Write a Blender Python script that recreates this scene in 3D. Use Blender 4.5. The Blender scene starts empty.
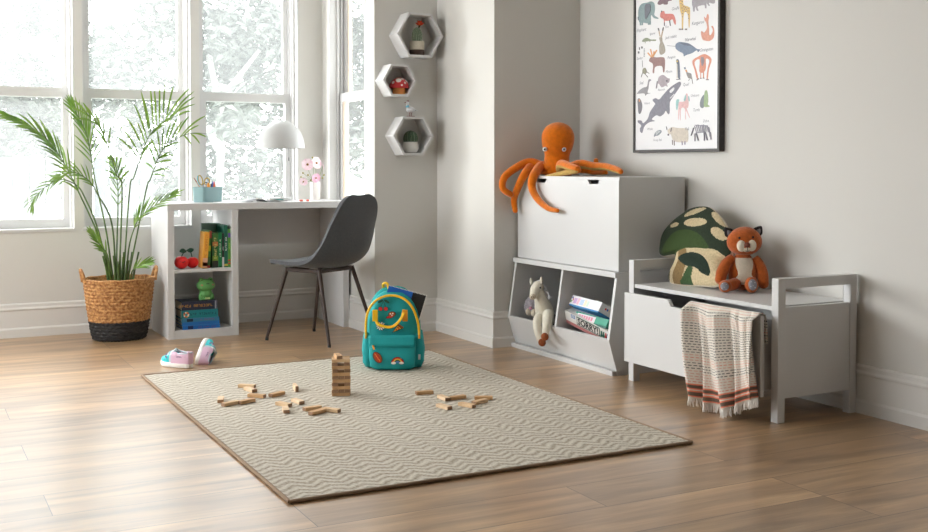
import bpy, bmesh, math, random
from mathutils import Vector, Matrix, Euler, noise
PI = math.pi
R = math.radians
SC = bpy.context.scene
COL = SC.collection
random.seed(4)
# ------------------------------------------------------------------ camera
F, CY, PITCH, YAW, EYE = 1090.67, 195.14, .0282, .48, Vector((0, 0, .98))
cam = bpy.data.cameras.new('camera')
cam.sensor_width = 36; cam.lens = F/928*36; cam.shift_y = (CY-266)/928
cam.clip_start = .05; cam.clip_end = 200
co = bpy.data.objects.new('camera', cam); COL.objects.link(co)
co.location = EYE; co.rotation_euler = (PI/2-PITCH, 0, -YAW)
SC.camera = co
SC.view_settings.view_transform = 'Standard'; SC.view_settings.look = 'None'
SC.view_settings.exposure = 0; SC.view_settings.gamma = 1
try: SC.view_settings.use_curve_mapping = False
except Exception: pass
_f = Vector((math.sin(YAW)*math.cos(PITCH), math.cos(YAW)*math.cos(PITCH), -math.sin(PITCH)))
_r = Vector((math.cos(YAW), -math.sin(YAW), 0)); _u = _r.cross(_f)
def at(u, v, ax, val):
    "photo pixel -> place on the plane x, y or z = val"
    d = _f + _r*((u-464)/F) - _u*((v-CY)/F)
    i = 'xyz'.index(ax)
    return EYE + d*((val-EYE[i])/d[i])
# ------------------------------------------------------------------ materials
MATS = {}
def lin(c):
    if isinstance(c, str): c = tuple(int(c[i:i+2], 16) for i in (0, 2, 4))
    return tuple(((x/255+.055)/1.055)**2.4 if x/255 > .04045 else x/255/12.92 for x in c)+(1,)
def mat(name, c, rough=.6, metal=0, bump=0, bscale=200, var=0, vscale=8, spec=.5, sheen=0, coat=0, c2=None, emit=0, trans=0, kind='noise'):
    if name in MATS: return MATS[name]
    m = bpy.data.materials.new(name); m.use_nodes = True
    nt = m.node_tree; b = nt.nodes['Principled BSDF']
    col = lin(c)
    b.inputs['Base Color'].default_value = col
    b.inputs['Roughness'].default_value = rough; b.inputs['Metallic'].default_value = metal
    b.inputs['Specular IOR Level'].default_value = spec
    if sheen: b.inputs['Sheen Weight'].default_value = sheen
    if coat: b.inputs['Coat Weight'].default_value = coat; b.inputs['Coat Roughness'].default_value = .1
    if emit: b.inputs['Emission Color'].default_value = col; b.inputs['Emission Strength'].default_value = emit
    if trans: b.inputs['Transmission Weight'].default_value = trans
    tc = nt.nodes.new('ShaderNodeTexCoord')
    if bump:
        if kind == 'voronoi':
            n = nt.nodes.new('ShaderNodeTexVoronoi'); out = n.outputs['Distance']
        else:
            n = nt.nodes.new('ShaderNodeTexNoise'); n.inputs['Detail'].default_value = 3; out = n.outputs['Fac']
        n.inputs['Scale'].default_value = bscale
        nt.links.new(tc.outputs['Object'], n.inputs['Vector'])
        bp = nt.nodes.new('ShaderNodeBump'); bp.inputs['Strength'].default_value = bump; bp.inputs['Distance'].default_value = .003
        nt.links.new(out, bp.inputs['Height']); nt.links.new(bp.outputs['Normal'], b.inputs['Normal'])
    if var or c2:
        n = nt.nodes.new('ShaderNodeTexNoise'); n.inputs['Scale'].default_value = vscale; n.inputs['Detail'].default_value = 4
        nt.links.new(tc.outputs['Object'], n.inputs['Vector'])
        rp = nt.nodes.new('ShaderNodeValToRGB')
        rp.color_ramp.elements[0].position = .35; rp.color_ramp.elements[1].position = .65
        rp.color_ramp.elements[0].color = lin(c2) if c2 else tuple(x*(1-var) for x in col[:3])+(1,)
        rp.color_ramp.elements[1].color = col
        nt.links.new(n.outputs['Fac'], rp.inputs['Fac']); nt.links.new(rp.outputs['Color'], b.inputs['Base Color'])
    MATS[name] = m
    return m
def nd(nt, t, **kw):
    n = nt.nodes.new(t)
    for k, v in kw.items():
        if k in n.inputs: n.inputs[k].default_value = v
        else: setattr(n, k, v)
    return n
# ------------------------------------------------------------------ mesh builder
def wmat(o):
    m = Matrix.LocRotScale(o.location, o.rotation_euler, o.scale)
    return wmat(o.parent) @ m if o.parent else m
class MB:
    def __init__(s): s.v = []; s.f = []; s.mi = []; s.cur = 0
    def m(s, i): s.cur = i; return s
    def add(s, vs, fs, M=None):
        n = len(s.v)
        for p in vs:
            p = Vector(p); s.v.append(M @ p if M else p)
        for f in fs: s.f.append([n+i for i in f]); s.mi.append(s.cur)
        return s
    def box(s, x0, x1, y0, y1, z0, z1, M=None, b=0):
        if x0 > x1: x0, x1 = x1, x0
        if y0 > y1: y0, y1 = y1, y0
        if b:
            bm = bmesh.new(); bmesh.ops.create_cube(bm, size=1)
            for v in bm.verts: v.co = Vector(((x0+x1)/2+v.co.x*(x1-x0), (y0+y1)/2+v.co.y*(y1-y0), (z0+z1)/2+v.co.z*(z1-z0)))
            bmesh.ops.bevel(bm, geom=bm.edges[:], offset=b, segments=2, affect='EDGES', profile=.5)
            bm.verts.index_update()
            s.add([v.co.copy() for v in bm.verts], [[v.index for v in f.verts] for f in bm.faces], M); bm.free(); return s
        vs = [(x, y, z) for x in (x0, x1) for y in (y0, y1) for z in (z0, z1)]
        return s.add(vs, [(0, 1, 3, 2), (4, 6, 7, 5), (0, 4, 5, 1), (2, 3, 7, 6), (0, 2, 6, 4), (1, 5, 7, 3)], M)
    def prism(s, poly, h0, h1, plane='xy', M=None):
        "polygon extruded along its normal; plane xy (up z), xz (along y), yz (along x)"
        n = len(poly)
        def q(a, b, h): return (a, b, h) if plane == 'xy' else (a, h, b) if plane == 'xz' else (h, a, b)
        vs = [q(a, b, h0) for a, b in poly]+[q(a, b, h1) for a, b in poly]
        fs = [list(range(n)), list(range(2*n-1, n-1, -1))]+[(i, (i+1) % n, n+(i+1) % n, n+i) for i in range(n)]
        return s.add(vs, fs, M)
    def tube(s, pts, rad, n=8, caps=True, flat=1, M=None, up=None):
        pts = [Vector(p) for p in pts]
        if not hasattr(rad, '__len__'): rad = [rad]*len(pts)
        vs = []; fs = []; u0 = None
        for i, p in enumerate(pts):
            t = (pts[min(i+1, len(pts)-1)]-pts[max(i-1, 0)])
            if t.length < 1e-9: t = Vector((0, 0, 1))
            t.normalize()
            if u0 is None:
                a = Vector(up) if up else (Vector((0, 0, 1)) if abs(t.z) < .9 else Vector((1, 0, 0)))
                u0 = (a-t*a.dot(t)).normalized()
            else:
                u0 = (u0-t*u0.dot(t))
                u0 = u0.normalized() if u0.length > 1e-6 else t.orthogonal().normalized()
            w = t.cross(u0)
            for k in range(n):
                a = 2*PI*k/n
                vs.append(p+(u0*math.cos(a)*flat+w*math.sin(a))*rad[i])
        for i in range(len(pts)-1):
            for k in range(n):
                fs.append((i*n+k, i*n+(k+1) % n, (i+1)*n+(k+1) % n, (i+1)*n+k))
        if caps:
            fs.append(list(range(n-1, -1, -1))); fs.append([(len(pts)-1)*n+k for k in range(n)])
        return s.add(vs, fs, M)
    def lathe(s, prof, n=24, M=None, cap=True):
        vs = []; fs = []
        for r, z in prof:
            for k in range(n):
                a = 2*PI*k/n; vs.append((r*math.cos(a), r*math.sin(a), z))
        for i in range(len(prof)-1):
            for k in range(n):
                fs.append((i*n+k, i*n+(k+1) % n, (i+1)*n+(k+1) % n, (i+1)*n+k))
        if cap:
            if prof[0][0] > 1e-5: fs.append(list(range(n-1, -1, -1)))
            if prof[-1][0] > 1e-5: fs.append([(len(prof)-1)*n+k for k in range(n)])
        return s.add(vs, fs, M)
    def ball(s, c, r, n=16, M=None, fn=None):
        if not hasattr(r, '__len__'): r = (r, r, r)
        vs = []; fs = []; h = n//2+2
        for i in range(h+1):
            th = PI*i/h
            for k in range(n):
                a = 2*PI*k/n
                d = Vector((math.sin(th)*math.cos(a), math.sin(th)*math.sin(a), math.cos(th)))
                q = fn(d) if fn else d
                vs.append((c[0]+r[0]*q[0], c[1]+r[1]*q[1], c[2]+r[2]*q[2]))
        for i in range(h):
            for k in range(n): fs.append((i*n+k, (i+1)*n+k, (i+1)*n+(k+1) % n, i*n+(k+1) % n))
        return s.add(vs, fs, M)
    def sheet(s, grid, th=0, M=None):
        "grid[i][j] of points; thickness th along the normal"
        a = len(grid); b = len(grid[0]); g = [[Vector(p) for p in r] for r in grid]
        vs = [p for r in g for p in r]; fs = [(i*b+j, (i+1)*b+j, (i+1)*b+j+1, i*b+j+1) for i in range(a-1) for j in range(b-1)]
        if th:
            n0 = a*b
            for i in range(a):
                for j in range(b):
                    du = g[min(i+1, a-1)][j]-g[max(i-1, 0)][j]; dv = g[i][min(j+1, b-1)]-g[i][max(j-1, 0)]
                    n = du.cross(dv); n = n.normalized() if n.length > 1e-12 else Vector((0, 0, 1))
                    vs.append(g[i][j]+n*th)
            fs += [(n0+i*b+j, n0+i*b+j+1, n0+(i+1)*b+j+1, n0+(i+1)*b+j) for i in range(a-1) for j in range(b-1)]
            rim = [i*b for i in range(a)]+[(a-1)*b+j for j in range(1, b)]+[i*b+b-1 for i in range(a-2, -1, -1)]+[j for j in range(b-2, 0, -1)]
            for k in range(len(rim)):
                p, q = rim[k], rim[(k+1) % len(rim)]; fs.append((p, q, n0+q, n0+p))
        return s.add(vs, fs, M)
    def glyphs(s, n, size, M, seed=1):
        "a row of unreadable letter-like strokes, n letters, as small print looks from afar"
        rd = random.Random(seed*31+n); w = size*.62; x = -n*w/2
        for k in range(n):
            if rd.random() < .14: x += w; continue
            h = size*.35; t = size*.13; q = w*.72
            for c in rd.sample(range(5), rd.choice((2, 3))):
                r_ = ((x, x+t, -h, h), (x+q-t, x+q, -h, h), (x, x+q, h-t, h), (x, x+q, -t/2, t/2), (x, x+q, -h, -h+t))[c]
                s.add([(r_[0], r_[2], 0), (r_[1], r_[2], 0), (r_[1], r_[3], 0), (r_[0], r_[3], 0)], [(0, 1, 2, 3)], M)
            x += w
        return s
    def text(s, txt, size, M, depth=0, bold=0):
        "letters lying in the xy plane of M, centred"
        cu = bpy.data.curves.new('lettering', 'FONT'); cu.body = txt; cu.size = size; cu.align_x = 'CENTER'; cu.align_y = 'CENTER'
        cu.resolution_u = 2; cu.extrude = depth; cu.offset = bold
        o = bpy.data.objects.new('lettering', cu); COL.objects.link(o)
        dg = bpy.context.evaluated_depsgraph_get(); me = bpy.data.meshes.new_from_object(o.evaluated_get(dg))
        s.add([v.co.copy() for v in me.vertices], [list(p.vertices) for p in me.polygons], M)
        bpy.data.objects.remove(o); bpy.data.curves.remove(cu); bpy.data.meshes.remove(me)
        return s
    def build(s, name, mats, parent=None, smooth=False, bevel=0, sub=0, world=True, label=None, angle=40, skinw=None, merge=0):
        me = bpy.data.meshes.new(name)
        vs = s.v
        if parent is not None and world:
            inv = wmat(parent).inverted(); vs = [inv @ p for p in vs]
        me.from_pydata([tuple(p) for p in vs], [], s.f)
        if not isinstance(mats, (list, tuple)): mats = [mats]
        for m_ in mats: me.materials.append(m_)
        me.polygons.foreach_set('material_index', s.mi)
        me.validate(); me.update()
        bm = bmesh.new(); bm.from_mesh(me)
        bmesh.ops.remove_doubles(bm, verts=bm.verts, dist=merge or 1e-6)
        bmesh.ops.recalc_face_normals(bm, faces=bm.faces)
        bm.to_mesh(me); bm.free()
        if smooth:
            me.polygons.foreach_set('use_smooth', [True]*len(me.polygons))
            if smooth != 'all':
                try: me.set_sharp_from_angle(angle=R(angle))
                except Exception: pass
        o = bpy.data.objects.new(name, me); COL.objects.link(o)
        if parent is not None: o.parent = parent
        if bevel:
            b = o.modifiers.new('bevel', 'BEVEL'); b.width = bevel; b.segments = 2; b.limit_method = 'ANGLE'; b.angle_limit = R(40)
        if sub:
            b = o.modifiers.new('sub', 'SUBSURF'); b.levels = sub; b.render_levels = sub
        if label: o['label'] = label
        return o
def thing(name, label, cat, loc=(0, 0, 0), rz=0, group=None):
    o = bpy.data.objects.new(name, None); COL.objects.link(o)
    o.empty_display_size = .05
    o.location = loc; o.rotation_euler = (0, 0, rz); o['label'] = label; o['category'] = cat
    if group: o['group'] = group
    return o
def tag(o, label, cat, group=None):
    o['label'] = label; o['category'] = cat
    if group: o['group'] = group
    return o
def recenter(o):
    "put the origin of a single-mesh thing at its base"
    vs = o.data.vertices; n = len(vs)
    xs = [v.co.x for v in vs]; ys = [v.co.y for v in vs]; zs = [v.co.z for v in vs]
    c = Vector(((min(xs)+max(xs))/2, (min(ys)+max(ys))/2, min(zs)))
    o.data.transform(Matrix.Translation(-c)); o.location = c
    return o
def struct(o): o['kind'] = 'structure'; return o
def copy_tree(o, parent=None):
    c = o.copy(); COL.objects.link(c)
    if parent is not None: c.parent = parent
    for ch in list(o.children): copy_tree(ch, c)
    return c
def fr(loc, rz=0, rx=0, ry=0): return Matrix.Translation(Vector(loc)) @ Euler((rx, ry, rz)).to_matrix().to_4x4()
def basis(o, x, y, z):
    "matrix from origin and three axes"
    x, y, z = Vector(x).normalized(), Vector(y).normalized(), Vector(z).normalized()
    return Matrix.Translation(Vector(o)) @ Matrix((x, y, z)).transposed().to_4x4()
def spline(pts, n=12, closed=False):
    pts = [Vector(p) for p in pts]; out = []
    L = len(pts); segs = L if closed else L-1
    for i in range(segs):
        if closed: a, b, c, d = pts[(i-1) % L], pts[i], pts[(i+1) % L], pts[(i+2) % L]
        else: a, b, c, d = pts[max(i-1, 0)], pts[i], pts[i+1], pts[min(i+2, L-1)]
        for k in range(n):
            t = k/n
            out.append(.5*((2*b)+(c-a)*t+(2*a-5*b+4*c-d)*t*t+(3*b-a-3*c+d)*t**3))
    if not closed: out.append(pts[-1])
    return out
def sp2(pts, n=6): return [(p.x, p.y) for p in spline([(a, b, 0) for a, b in pts], n, True)]

# ------------------------------------------------------------------ setting materials
WALL = mat('wall_paint', (212, 210, 205), .75, bump=.05, bscale=300)
TRIM = mat('trim_paint', (222, 220, 216), .4)
WHITE = mat('white_lacquer', (213, 213, 213), .35)
WINW = mat('window_white', (208, 207, 206), .35)
CEIL = mat('ceiling_paint', (235, 234, 232), .8)
def floor_mat():
    m = bpy.data.materials.new('oak_planks'); m.use_nodes = True; nt = m.node_tree; b = nt.nodes['Principled BSDF']; L = nt.links.new
    tc = nd(nt, 'ShaderNodeTexCoord')
    mp = nd(nt, 'ShaderNodeMapping'); mp.inputs['Location'].default_value = (.42, .02, 0)
    L(tc.outputs['Object'], mp.inputs['Vector'])
    br = nd(nt, 'ShaderNodeTexBrick', offset=.44, offset_frequency=3); br.inputs['Scale'].default_value = 1
    br.inputs['Brick Width'].default_value = 1.42; br.inputs['Row Height'].default_value = .215
    br.inputs['Mortar Size'].default_value = .0014; br.inputs['Mortar Smooth'].default_value = .2
    br.inputs['Color1'].default_value = (0, 0, 0, 1); br.inputs['Color2'].default_value = (1, 1, 1, 1); br.inputs['Mortar'].default_value = (.5, .5, .5, 1)
    L(mp.outputs['Vector'], br.inputs['Vector'])
    # grain stretched along the boards, shifted board by board
    ad = nd(nt, 'ShaderNodeVectorMath', operation='MULTIPLY_ADD'); ad.inputs[1].default_value = (7.3, 3.1, 0)
    L(br.outputs['Color'], ad.inputs[0]); L(mp.outputs['Vector'], ad.inputs[2])
    sc = nd(nt, 'ShaderNodeMapping'); sc.inputs['Scale'].default_value = (1.1, 9, 1); L(ad.outputs[0], sc.inputs['Vector'])
    n1 = nd(nt, 'ShaderNodeTexNoise'); n1.inputs['Scale'].default_value = 1.6; n1.inputs['Detail'].default_value = 6; n1.inputs['Distortion'].default_value = .6
    L(sc.outputs[0], n1.inputs['Vector'])
    s2 = nd(nt, 'ShaderNodeMapping'); s2.inputs['Scale'].default_value = (4, 90, 1); L(ad.outputs[0], s2.inputs['Vector'])
    n2 = nd(nt, 'ShaderNodeTexNoise'); n2.inputs['Scale'].default_value = 2; n2.inputs['Detail'].default_value = 5; L(s2.outputs[0], n2.inputs['Vector'])
    r1 = nd(nt, 'ShaderNodeValToRGB'); e = r1.color_ramp.elements
    e[0].position = .3; e[0].color = lin((138, 108, 76)); e[1].position = .72; e[1].color = lin((206, 171, 128))
    x = e.new(.5); x.color = lin((173, 139, 102))
    L(n1.outputs['Fac'], r1.inputs['Fac'])
    mx = nd(nt, 'ShaderNodeMix', data_type='RGBA', blend_type='MULTIPLY'); mx.inputs[0].default_value = .5
    r2 = nd(nt, 'ShaderNodeValToRGB'); r2.color_ramp.elements[0].position = .3; r2.color_ramp.elements[0].color = (.62, .6, .58, 1); r2.color_ramp.elements[1].position = .62; r2.color_ramp.elements[1].color = (1, 1, 1, 1)
    L(n2.outputs['Fac'], r2.inputs['Fac']); L(r1.outputs[0], mx.inputs[6]); L(r2.outputs[0], mx.inputs[7])
    hs = nd(nt, 'ShaderNodeHueSaturation'); mr = nd(nt, 'ShaderNodeMapRange'); mr.inputs['To Min'].default_value = .82; mr.inputs['To Max'].default_value = 1.14
    L(br.outputs['Color'], mr.inputs['Value']); L(mr.outputs[0], hs.inputs['Value']); L(mx.outputs[2], hs.inputs['Color'])
    m2 = nd(nt, 'ShaderNodeMix', data_type='RGBA'); m2.inputs[7].default_value = lin((70, 50, 36))
    L(br.outputs['Fac'], m2.inputs[0]); L(hs.outputs[0], m2.inputs[6]); L(m2.outputs[2], b.inputs['Base Color'])
    mr2 = nd(nt, 'ShaderNodeMapRange'); mr2.inputs['To Min'].default_value = .27; mr2.inputs['To Max'].default_value = .42
    L(n2.outputs['Fac'], mr2.inputs['Value']); L(mr2.outputs[0], b.inputs['Roughness'])
    b.inputs['Specular IOR Level'].default_value = 1.0; b.inputs['Coat Weight'].default_value = .35; b.inputs['Coat Roughness'].default_value = .3
    bp = nd(nt, 'ShaderNodeBump'); bp.inputs['Strength'].default_value = .12; bp.inputs['Distance'].default_value = .002
    iv = nd(nt, 'ShaderNodeMath', operation='SUBTRACT'); L(n2.outputs['Fac'], iv.inputs[0]); L(br.outputs['Fac'], iv.inputs[1]); L(iv.outputs[0], bp.inputs['Height'])
    L(bp.outputs['Normal'], b.inputs['Normal'])
    return m
def glass_mat():
    m = bpy.data.materials.new('window_glass'); m.use_nodes = True; nt = m.node_tree; L = nt.links.new
    nt.nodes.remove(nt.nodes['Principled BSDF']); out = nt.nodes['Material Output']
    t = nd(nt, 'ShaderNodeBsdfTransparent'); t.inputs[0].default_value = (.97, .98, .98, 1)
    g = nd(nt, 'ShaderNodeBsdfGlossy'); g.inputs['Roughness'].default_value = .02
    fz = nd(nt, 'ShaderNodeFresnel'); fz.inputs[0].default_value = 1.45
    ge = nd(nt, 'ShaderNodeNewGeometry'); iv = nd(nt, 'ShaderNodeMath', operation='SUBTRACT'); iv.inputs[0].default_value = 1; L(ge.outputs['Backfacing'], iv.inputs[1])
    ml = nd(nt, 'ShaderNodeMath', operation='MULTIPLY'); L(fz.outputs[0], ml.inputs[0]); L(iv.outputs[0], ml.inputs[1])
    tl = nd(nt, 'ShaderNodeBsdfTranslucent'); tl.inputs[0].default_value = (.95, .97, .97, 1); m0 = nd(nt, 'ShaderNodeMixShader'); m0.inputs[0].default_value = .066; L(t.outputs[0], m0.inputs[1]); L(tl.outputs[0], m0.inputs[2])  # translucent share adds a milky veil, imitating glare over the view outside
    mx = nd(nt, 'ShaderNodeMixShader'); L(ml.outputs[0], mx.inputs[0]); L(m0.outputs[0], mx.inputs[1]); L(g.outputs[0], mx.inputs[2]); L(mx.outputs[0], out.inputs[0])
    return m
GLASS = glass_mat()
# ------------------------------------------------------------------ room shell
XR, YB, XS, YH, XJ, YN = 3.372, 6.633, 2.43, 5.776, 2.829, 5.086
XL, YF, ZC = -1.9, -1.6, 2.6
TW = .22
struct(MB().box(XL, XR+TW, YF, YB+TW, -.1, 0).build('floor', floor_mat()))
struct(MB().box(XL-TW, XR+TW, YF-TW, YB+TW, ZC, ZC+.1).build('ceiling', CEIL))
WX = [(.285, .916), (.962, 1.593), (1.641, 2.269), (-.39, .239), (-1.065, -.436)]; WZ = (.605, 2.2)
b = MB()
b.box(XL-TW, XS, YB, YB+TW, 0, WZ[0]); b.box(XL-TW, XS, YB, YB+TW, WZ[1], ZC)
ed = [XL-TW]+[e for a_ in sorted(WX) for e in a_]+[XS]
for k in range(0, len(ed), 2): b.box(ed[k], ed[k+1], YB, YB+TW, WZ[0], WZ[1])
struct(b.build('wall_back', WALL))
SY = (5.925, 6.511)
TB = .13
b = MB()
b.box(XS, XS+TB, YH+.12, YB+TW, 0, WZ[0]); b.box(XS, XS+TB, YH+.12, YB+TW, WZ[1], ZC); b.box(XS, XS+TB, YH+.12, SY[0], WZ[0], WZ[1]); b.box(XS, XS+TB, SY[1], YB+TW, WZ[0], WZ[1])
struct(b.build('wall_bay', WALL))
struct(MB().box(XS, XJ+TW, YH, YH+.12, 0, ZC).build('wall_shelf', WALL))
struct(MB().box(XJ, XJ+TW, YN+TW, YH, 0, ZC).build('wall_return', WALL))
struct(MB().box(XJ, XR+TW, YN, YN+TW, 0, ZC).build('wall_niche', WALL))
struct(MB().box(XR, XR+TW, YF-TW, YN, 0, ZC).build('wall_right', WALL))
struct(MB().box(XL, XR, YF-TW, YF, 0, ZC).build('wall_front', mat('wall_fill_cut', (120, 118, 116), .8)))  # unseen wall, darkened on purpose to weaken bounce light from the camera side
LW = [(3.7, 5.9)]; LZ = (.5, 2.35)
b = MB(); b.box(XL-TW, XL, YF-TW, YB, 0, LZ[0]); b.box(XL-TW, XL, YF-TW, YB, LZ[1], ZC)
ys = [YF-TW, LW[0][0], LW[0][1], YB]
for i in (0, 2): b.box(XL-TW, XL, ys[i], ys[i+1], LZ[0], LZ[1])
struct(b.build('wall_left', WALL))
# baseboards: plinth, board and moulded cap
def base(name, p, q, nrm, e0=0, e1=0):
    p, q, nrm = Vector(p), Vector(q), Vector(nrm)
    prof = [(0, 0), (.02, 0), (.02, .046), (.016, .052), (.012, .056), (.012, .15), (.017, .156), (.017, .162), (.012, .17), (.012, .184), (.007, .19), (0, .192)]
    dr = (q-p).normalized(); vs = [tuple(a+nrm*d+dr*(d*e)+Vector((0, 0, z))) for a, e in ((p, -e0), (q, e1)) for d, z in prof]; n = len(prof)
    fs = [list(range(n)), list(range(2*n-1, n-1, -1))]+[(i, (i+1) % n, n+(i+1) % n, n+i) for i in range(n)]
    struct(MB().add(vs, fs).build(name, TRIM))
base('baseboard_back', (XL, YB, 0), (XS, YB, 0), (0, -1, 0), 0, -1)
base('baseboard_bay', (XS, YH, 0), (XS, YB, 0), (-1, 0, 0), 1, -1)
base('baseboard_shelf', (XS, YH, 0), (XJ, YH, 0), (0, -1, 0), 1, -1)
base('baseboard_return', (XJ, YN, 0), (XJ, YH, 0), (-1, 0, 0), 1, -1)
base('baseboard_niche', (XJ, YN, 0), (XR, YN, 0), (0, -1, 0), 1, -1)
base('baseboard_right', (XR, YF, 0), (XR, YN, 0), (-1, 0, 0), 0, -1)
base('baseboard_left', (XL, YF, 0), (XL, YB, 0), (1, 0, 0))
# double-hung windows
TAN = mat('window_liner_tan', (205, 186, 168), .6)
def window(name, M, w, z0, z1, tan=False):
    "local x across, y outwards; opening 0..w"
    g = bpy.data.objects.new(name, None); COL.objects.link(g); struct(g); g['label'] = 'white double-hung sash window'
    b = MB(); t = .006; D = .125 if tan else .2
    b.box(0, t, .0, D, z0, z1, M); b.box(w-t, w, .0, D, z0, z1, M); b.box(0, w, .0, D, z1-.02, z1, M); b.box(-.004, w+.004, -.006, D, z0-.012, z0+.006, M)
    for x0, x1 in ((t, t+.012), (w-t-.012, w-t)):
        b.box(x0, x1, .05, .062, z0, z1, M); b.box(x0, x1, .095, .105, z0, z1, M); b.box(x0, x1, D-.05, D-.04, z0, z1, M)
    b.build('window_frame', WINW, g, bevel=.001)
    mid = 1.40
    for nm, a0, a1, y0, y1, br, tr, st in (('lower_sash', z0+.006, mid+.028, .108, .148, .052, .056, .044), ('upper_sash', mid-.026, z1-.02, .162, .198, .05, .05, .04)):
        b = MB(); x0, x1 = t+.003, w-t-.003; xl = 0 if tan else .016; st -= 0 if tan else .004
        if tan and nm == 'lower_sash': y0, y1 = .066, .1
        if tan and nm == 'upper_sash': y0, y1 = .103, .125
        b.box(x0, x0+st+xl, y0, y1, a0, a1, M); b.box(x1-st, x1, y0, y1, a0, a1, M)
        b.box(x0+st+xl, x1-st, y0, y1, a0, a0+br, M); b.box(x0+st+xl, x1-st, y0, y1, a1-tr, a1, M)
        if tan:
            b.m(1); b.box(x0+st, x0+st+.004, y0+.004, y1+.012, a0+br, a1-tr, M); b.box(x1-st-.004, x1-st, y0+.004, y1+.012, a0+br, a1-tr, M)
        s_ = b.build(nm, [WINW, TAN], g, bevel=.002)
        ym = (y0+y1)/2
        MB().box(x0+st+xl-.004, x1-st+.004, ym-.002, ym+.002, a0+br-.004, a1-tr+.004, M).build('glass_pane', GLASS, s_)
    return g
for i, (a, c) in enumerate(WX): window('window_%d' % (i+1 if i < 3 else i+2), fr((a, YB, 0)), c-a, *WZ)
window('window_4', basis((XS, SY[1], 0), (0, -1, 0), (1, 0, 0), (0, 0, 1)), SY[1]-SY[0], *WZ, tan=True)
for i, (a, c) in enumerate(LW):
    M = basis((XL, a, 0), (0, 1, 0), (-1, 0, 0), (0, 0, 1)); w = c-a
    b = MB(); 
    for x0, x1, z0, z1 in ((0, .06, LZ[0], LZ[1]), (w-.06, w, LZ[0], LZ[1]), (0, w, LZ[0], LZ[0]+.06), (0, w, LZ[1]-.06, LZ[1]), (w/2-.03, w/2+.03, LZ[0], LZ[1])):
        b.box(x0, x1, .1, .15, z0, z1, M)
    struct(b.build('window_%d' % (i+7), WINW))
# ------------------------------------------------------------------ outdoors
LAWN = mat('lawn', (176, 180, 170), .9, var=.3, vscale=3)
struct(MB().box(-14, 26, YB+TW+.02, 40, -.5, -.4).build('ground_outside', LAWN))
LEAFP = mat('tree_leaves', (110, 115, 108), .8, c2=(98, 104, 96), vscale=1.5)
BARK = mat('tree_bark', (176, 174, 168), .9, bump=.5, bscale=20)
def tree(x, y, h, r, seed, label):
    rd = random.Random(seed)
    t = thing('garden_tree', label, 'tree', (x, y, -.4), 0, 'trees outside the windows')
    b = MB(); b.tube([(x, y, -.4), (x+.1, y, h*.35), (x, y+.1, h*.7)], [.07, .05, .03], 8)
    for k in range(5):
        a = rd.uniform(0, 6.28); b.tube([(x+.05, y, h*.35+k*.2), (x+math.cos(a)*r*.6, y+math.sin(a)*r*.6, h*.5+k*.25)], [.05, .02], 6)
    b.build('trunk', BARK, t, smooth=True)
    b = MB(); cl = []
    for k in range(26):
        while True:
            d = Vector((rd.uniform(-1, 1), rd.uniform(-1, 1), rd.uniform(-1, 1)))
            if .35 < d.length < 1: break
        cl.append((Vector((x+d.x*r, y+d.y*r*.8, h*.55+d.z*h*.5)), rd.uniform(.3, .6)*r*.6))
    for c, cr in cl:
        for k in range(210):
            d = Vector((rd.gauss(0, 1), rd.gauss(0, 1), rd.gauss(0, 1))).normalized()
            p = c+d*cr*rd.uniform(.6, 1.05)
            e = Euler((rd.uniform(-.8, .8), rd.uniform(-.8, .8), rd.uniform(0, 6.28))).to_matrix()
            s = rd.uniform(.05, .11)
            b.add([p+e @ Vector((-s, 0, 0)), p+e @ Vector((0, -s*.5, .02)), p+e @ Vector((s*1.2, 0, 0)), p+e @ Vector((0, s*.5, .02))], [(0, 1, 2, 3)])
    b.build('foliage', LEAFP, t)
for i, (x, y, h, r) in enumerate([(.4, 14.6, 3.4, 1.5), (3.8, 14.6, 3.4, 1.5), (7.0, 14.6, 3.45, 1.5), (10.2, 14.6, 3.45, 1.5), (2.4, 18, 3.9, 1.6), (5.9, 18, 3.95, 1.6), (9.4, 18, 4.0, 1.6), (13.0, 18, 4.0, 1.6)]):
    tree(x, y, h, r, 50+i, 'pale green leafy tree outside the windows, blurred by bright daylight')
FEN = mat('fence_grey', (84, 86, 87), .8)
fe = thing('board_fence', 'pale grey board fence seen through the leftmost window', 'fence', (1.2, 12.2, -.4))
b = MB()
for k in range(22):
    x = -1+k*.16; b.box(x, x+.145, 12.2, 12.22, -.4, 1.05+.01*(k % 2))
b.build('fence_boards', FEN, fe)
b = MB().box(-1, 2.5, 12.22, 12.26, -.1, -.02); b.box(-1, 2.5, 12.22, 12.26, .75, .83); b.build('fence_rail', FEN, fe)
# ------------------------------------------------------------------ light
w = bpy.data.worlds.new('daylight'); SC.world = w; w.use_nodes = True
bg = w.node_tree.nodes['Background']; bg.inputs[0].default_value = (.95, .98, 1, 1); bg.inputs[1].default_value = 7.5
def area(name, loc, rot, sx, sy, e, c=(1, 1, 1), portal=False):
    l = bpy.data.lights.new(name, 'AREA'); l.shape = 'RECTANGLE'; l.size = sx; l.size_y = sy; l.energy = e; l.color = c
    if portal: l.cycles.is_portal = True
    o = bpy.data.objects.new(name, l); COL.objects.link(o); o.location = loc; o.rotation_euler = rot
    return o
for a, c in WX: area('window_portal', ((a+c)/2, YB+.21, 1.4), (-PI/2, 0, 0), c-a, 1.6, 1, portal=True)
area('window_portal', (XS+.21, (SY[0]+SY[1])/2, 1.4), (PI/2, 0, PI/2), .58, 1.6, 1, portal=True)
area('daylight_left', (XL-.12, (LW[0][0]+LW[0][1])/2, 1.45), (PI/2, 0, -PI/2), 2.2, 1.8, 28, (.985, .99, 1))
d_ = Vector((2.6, 4.4, .75))-Vector((-1.9, 8.3, 2.1))
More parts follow.
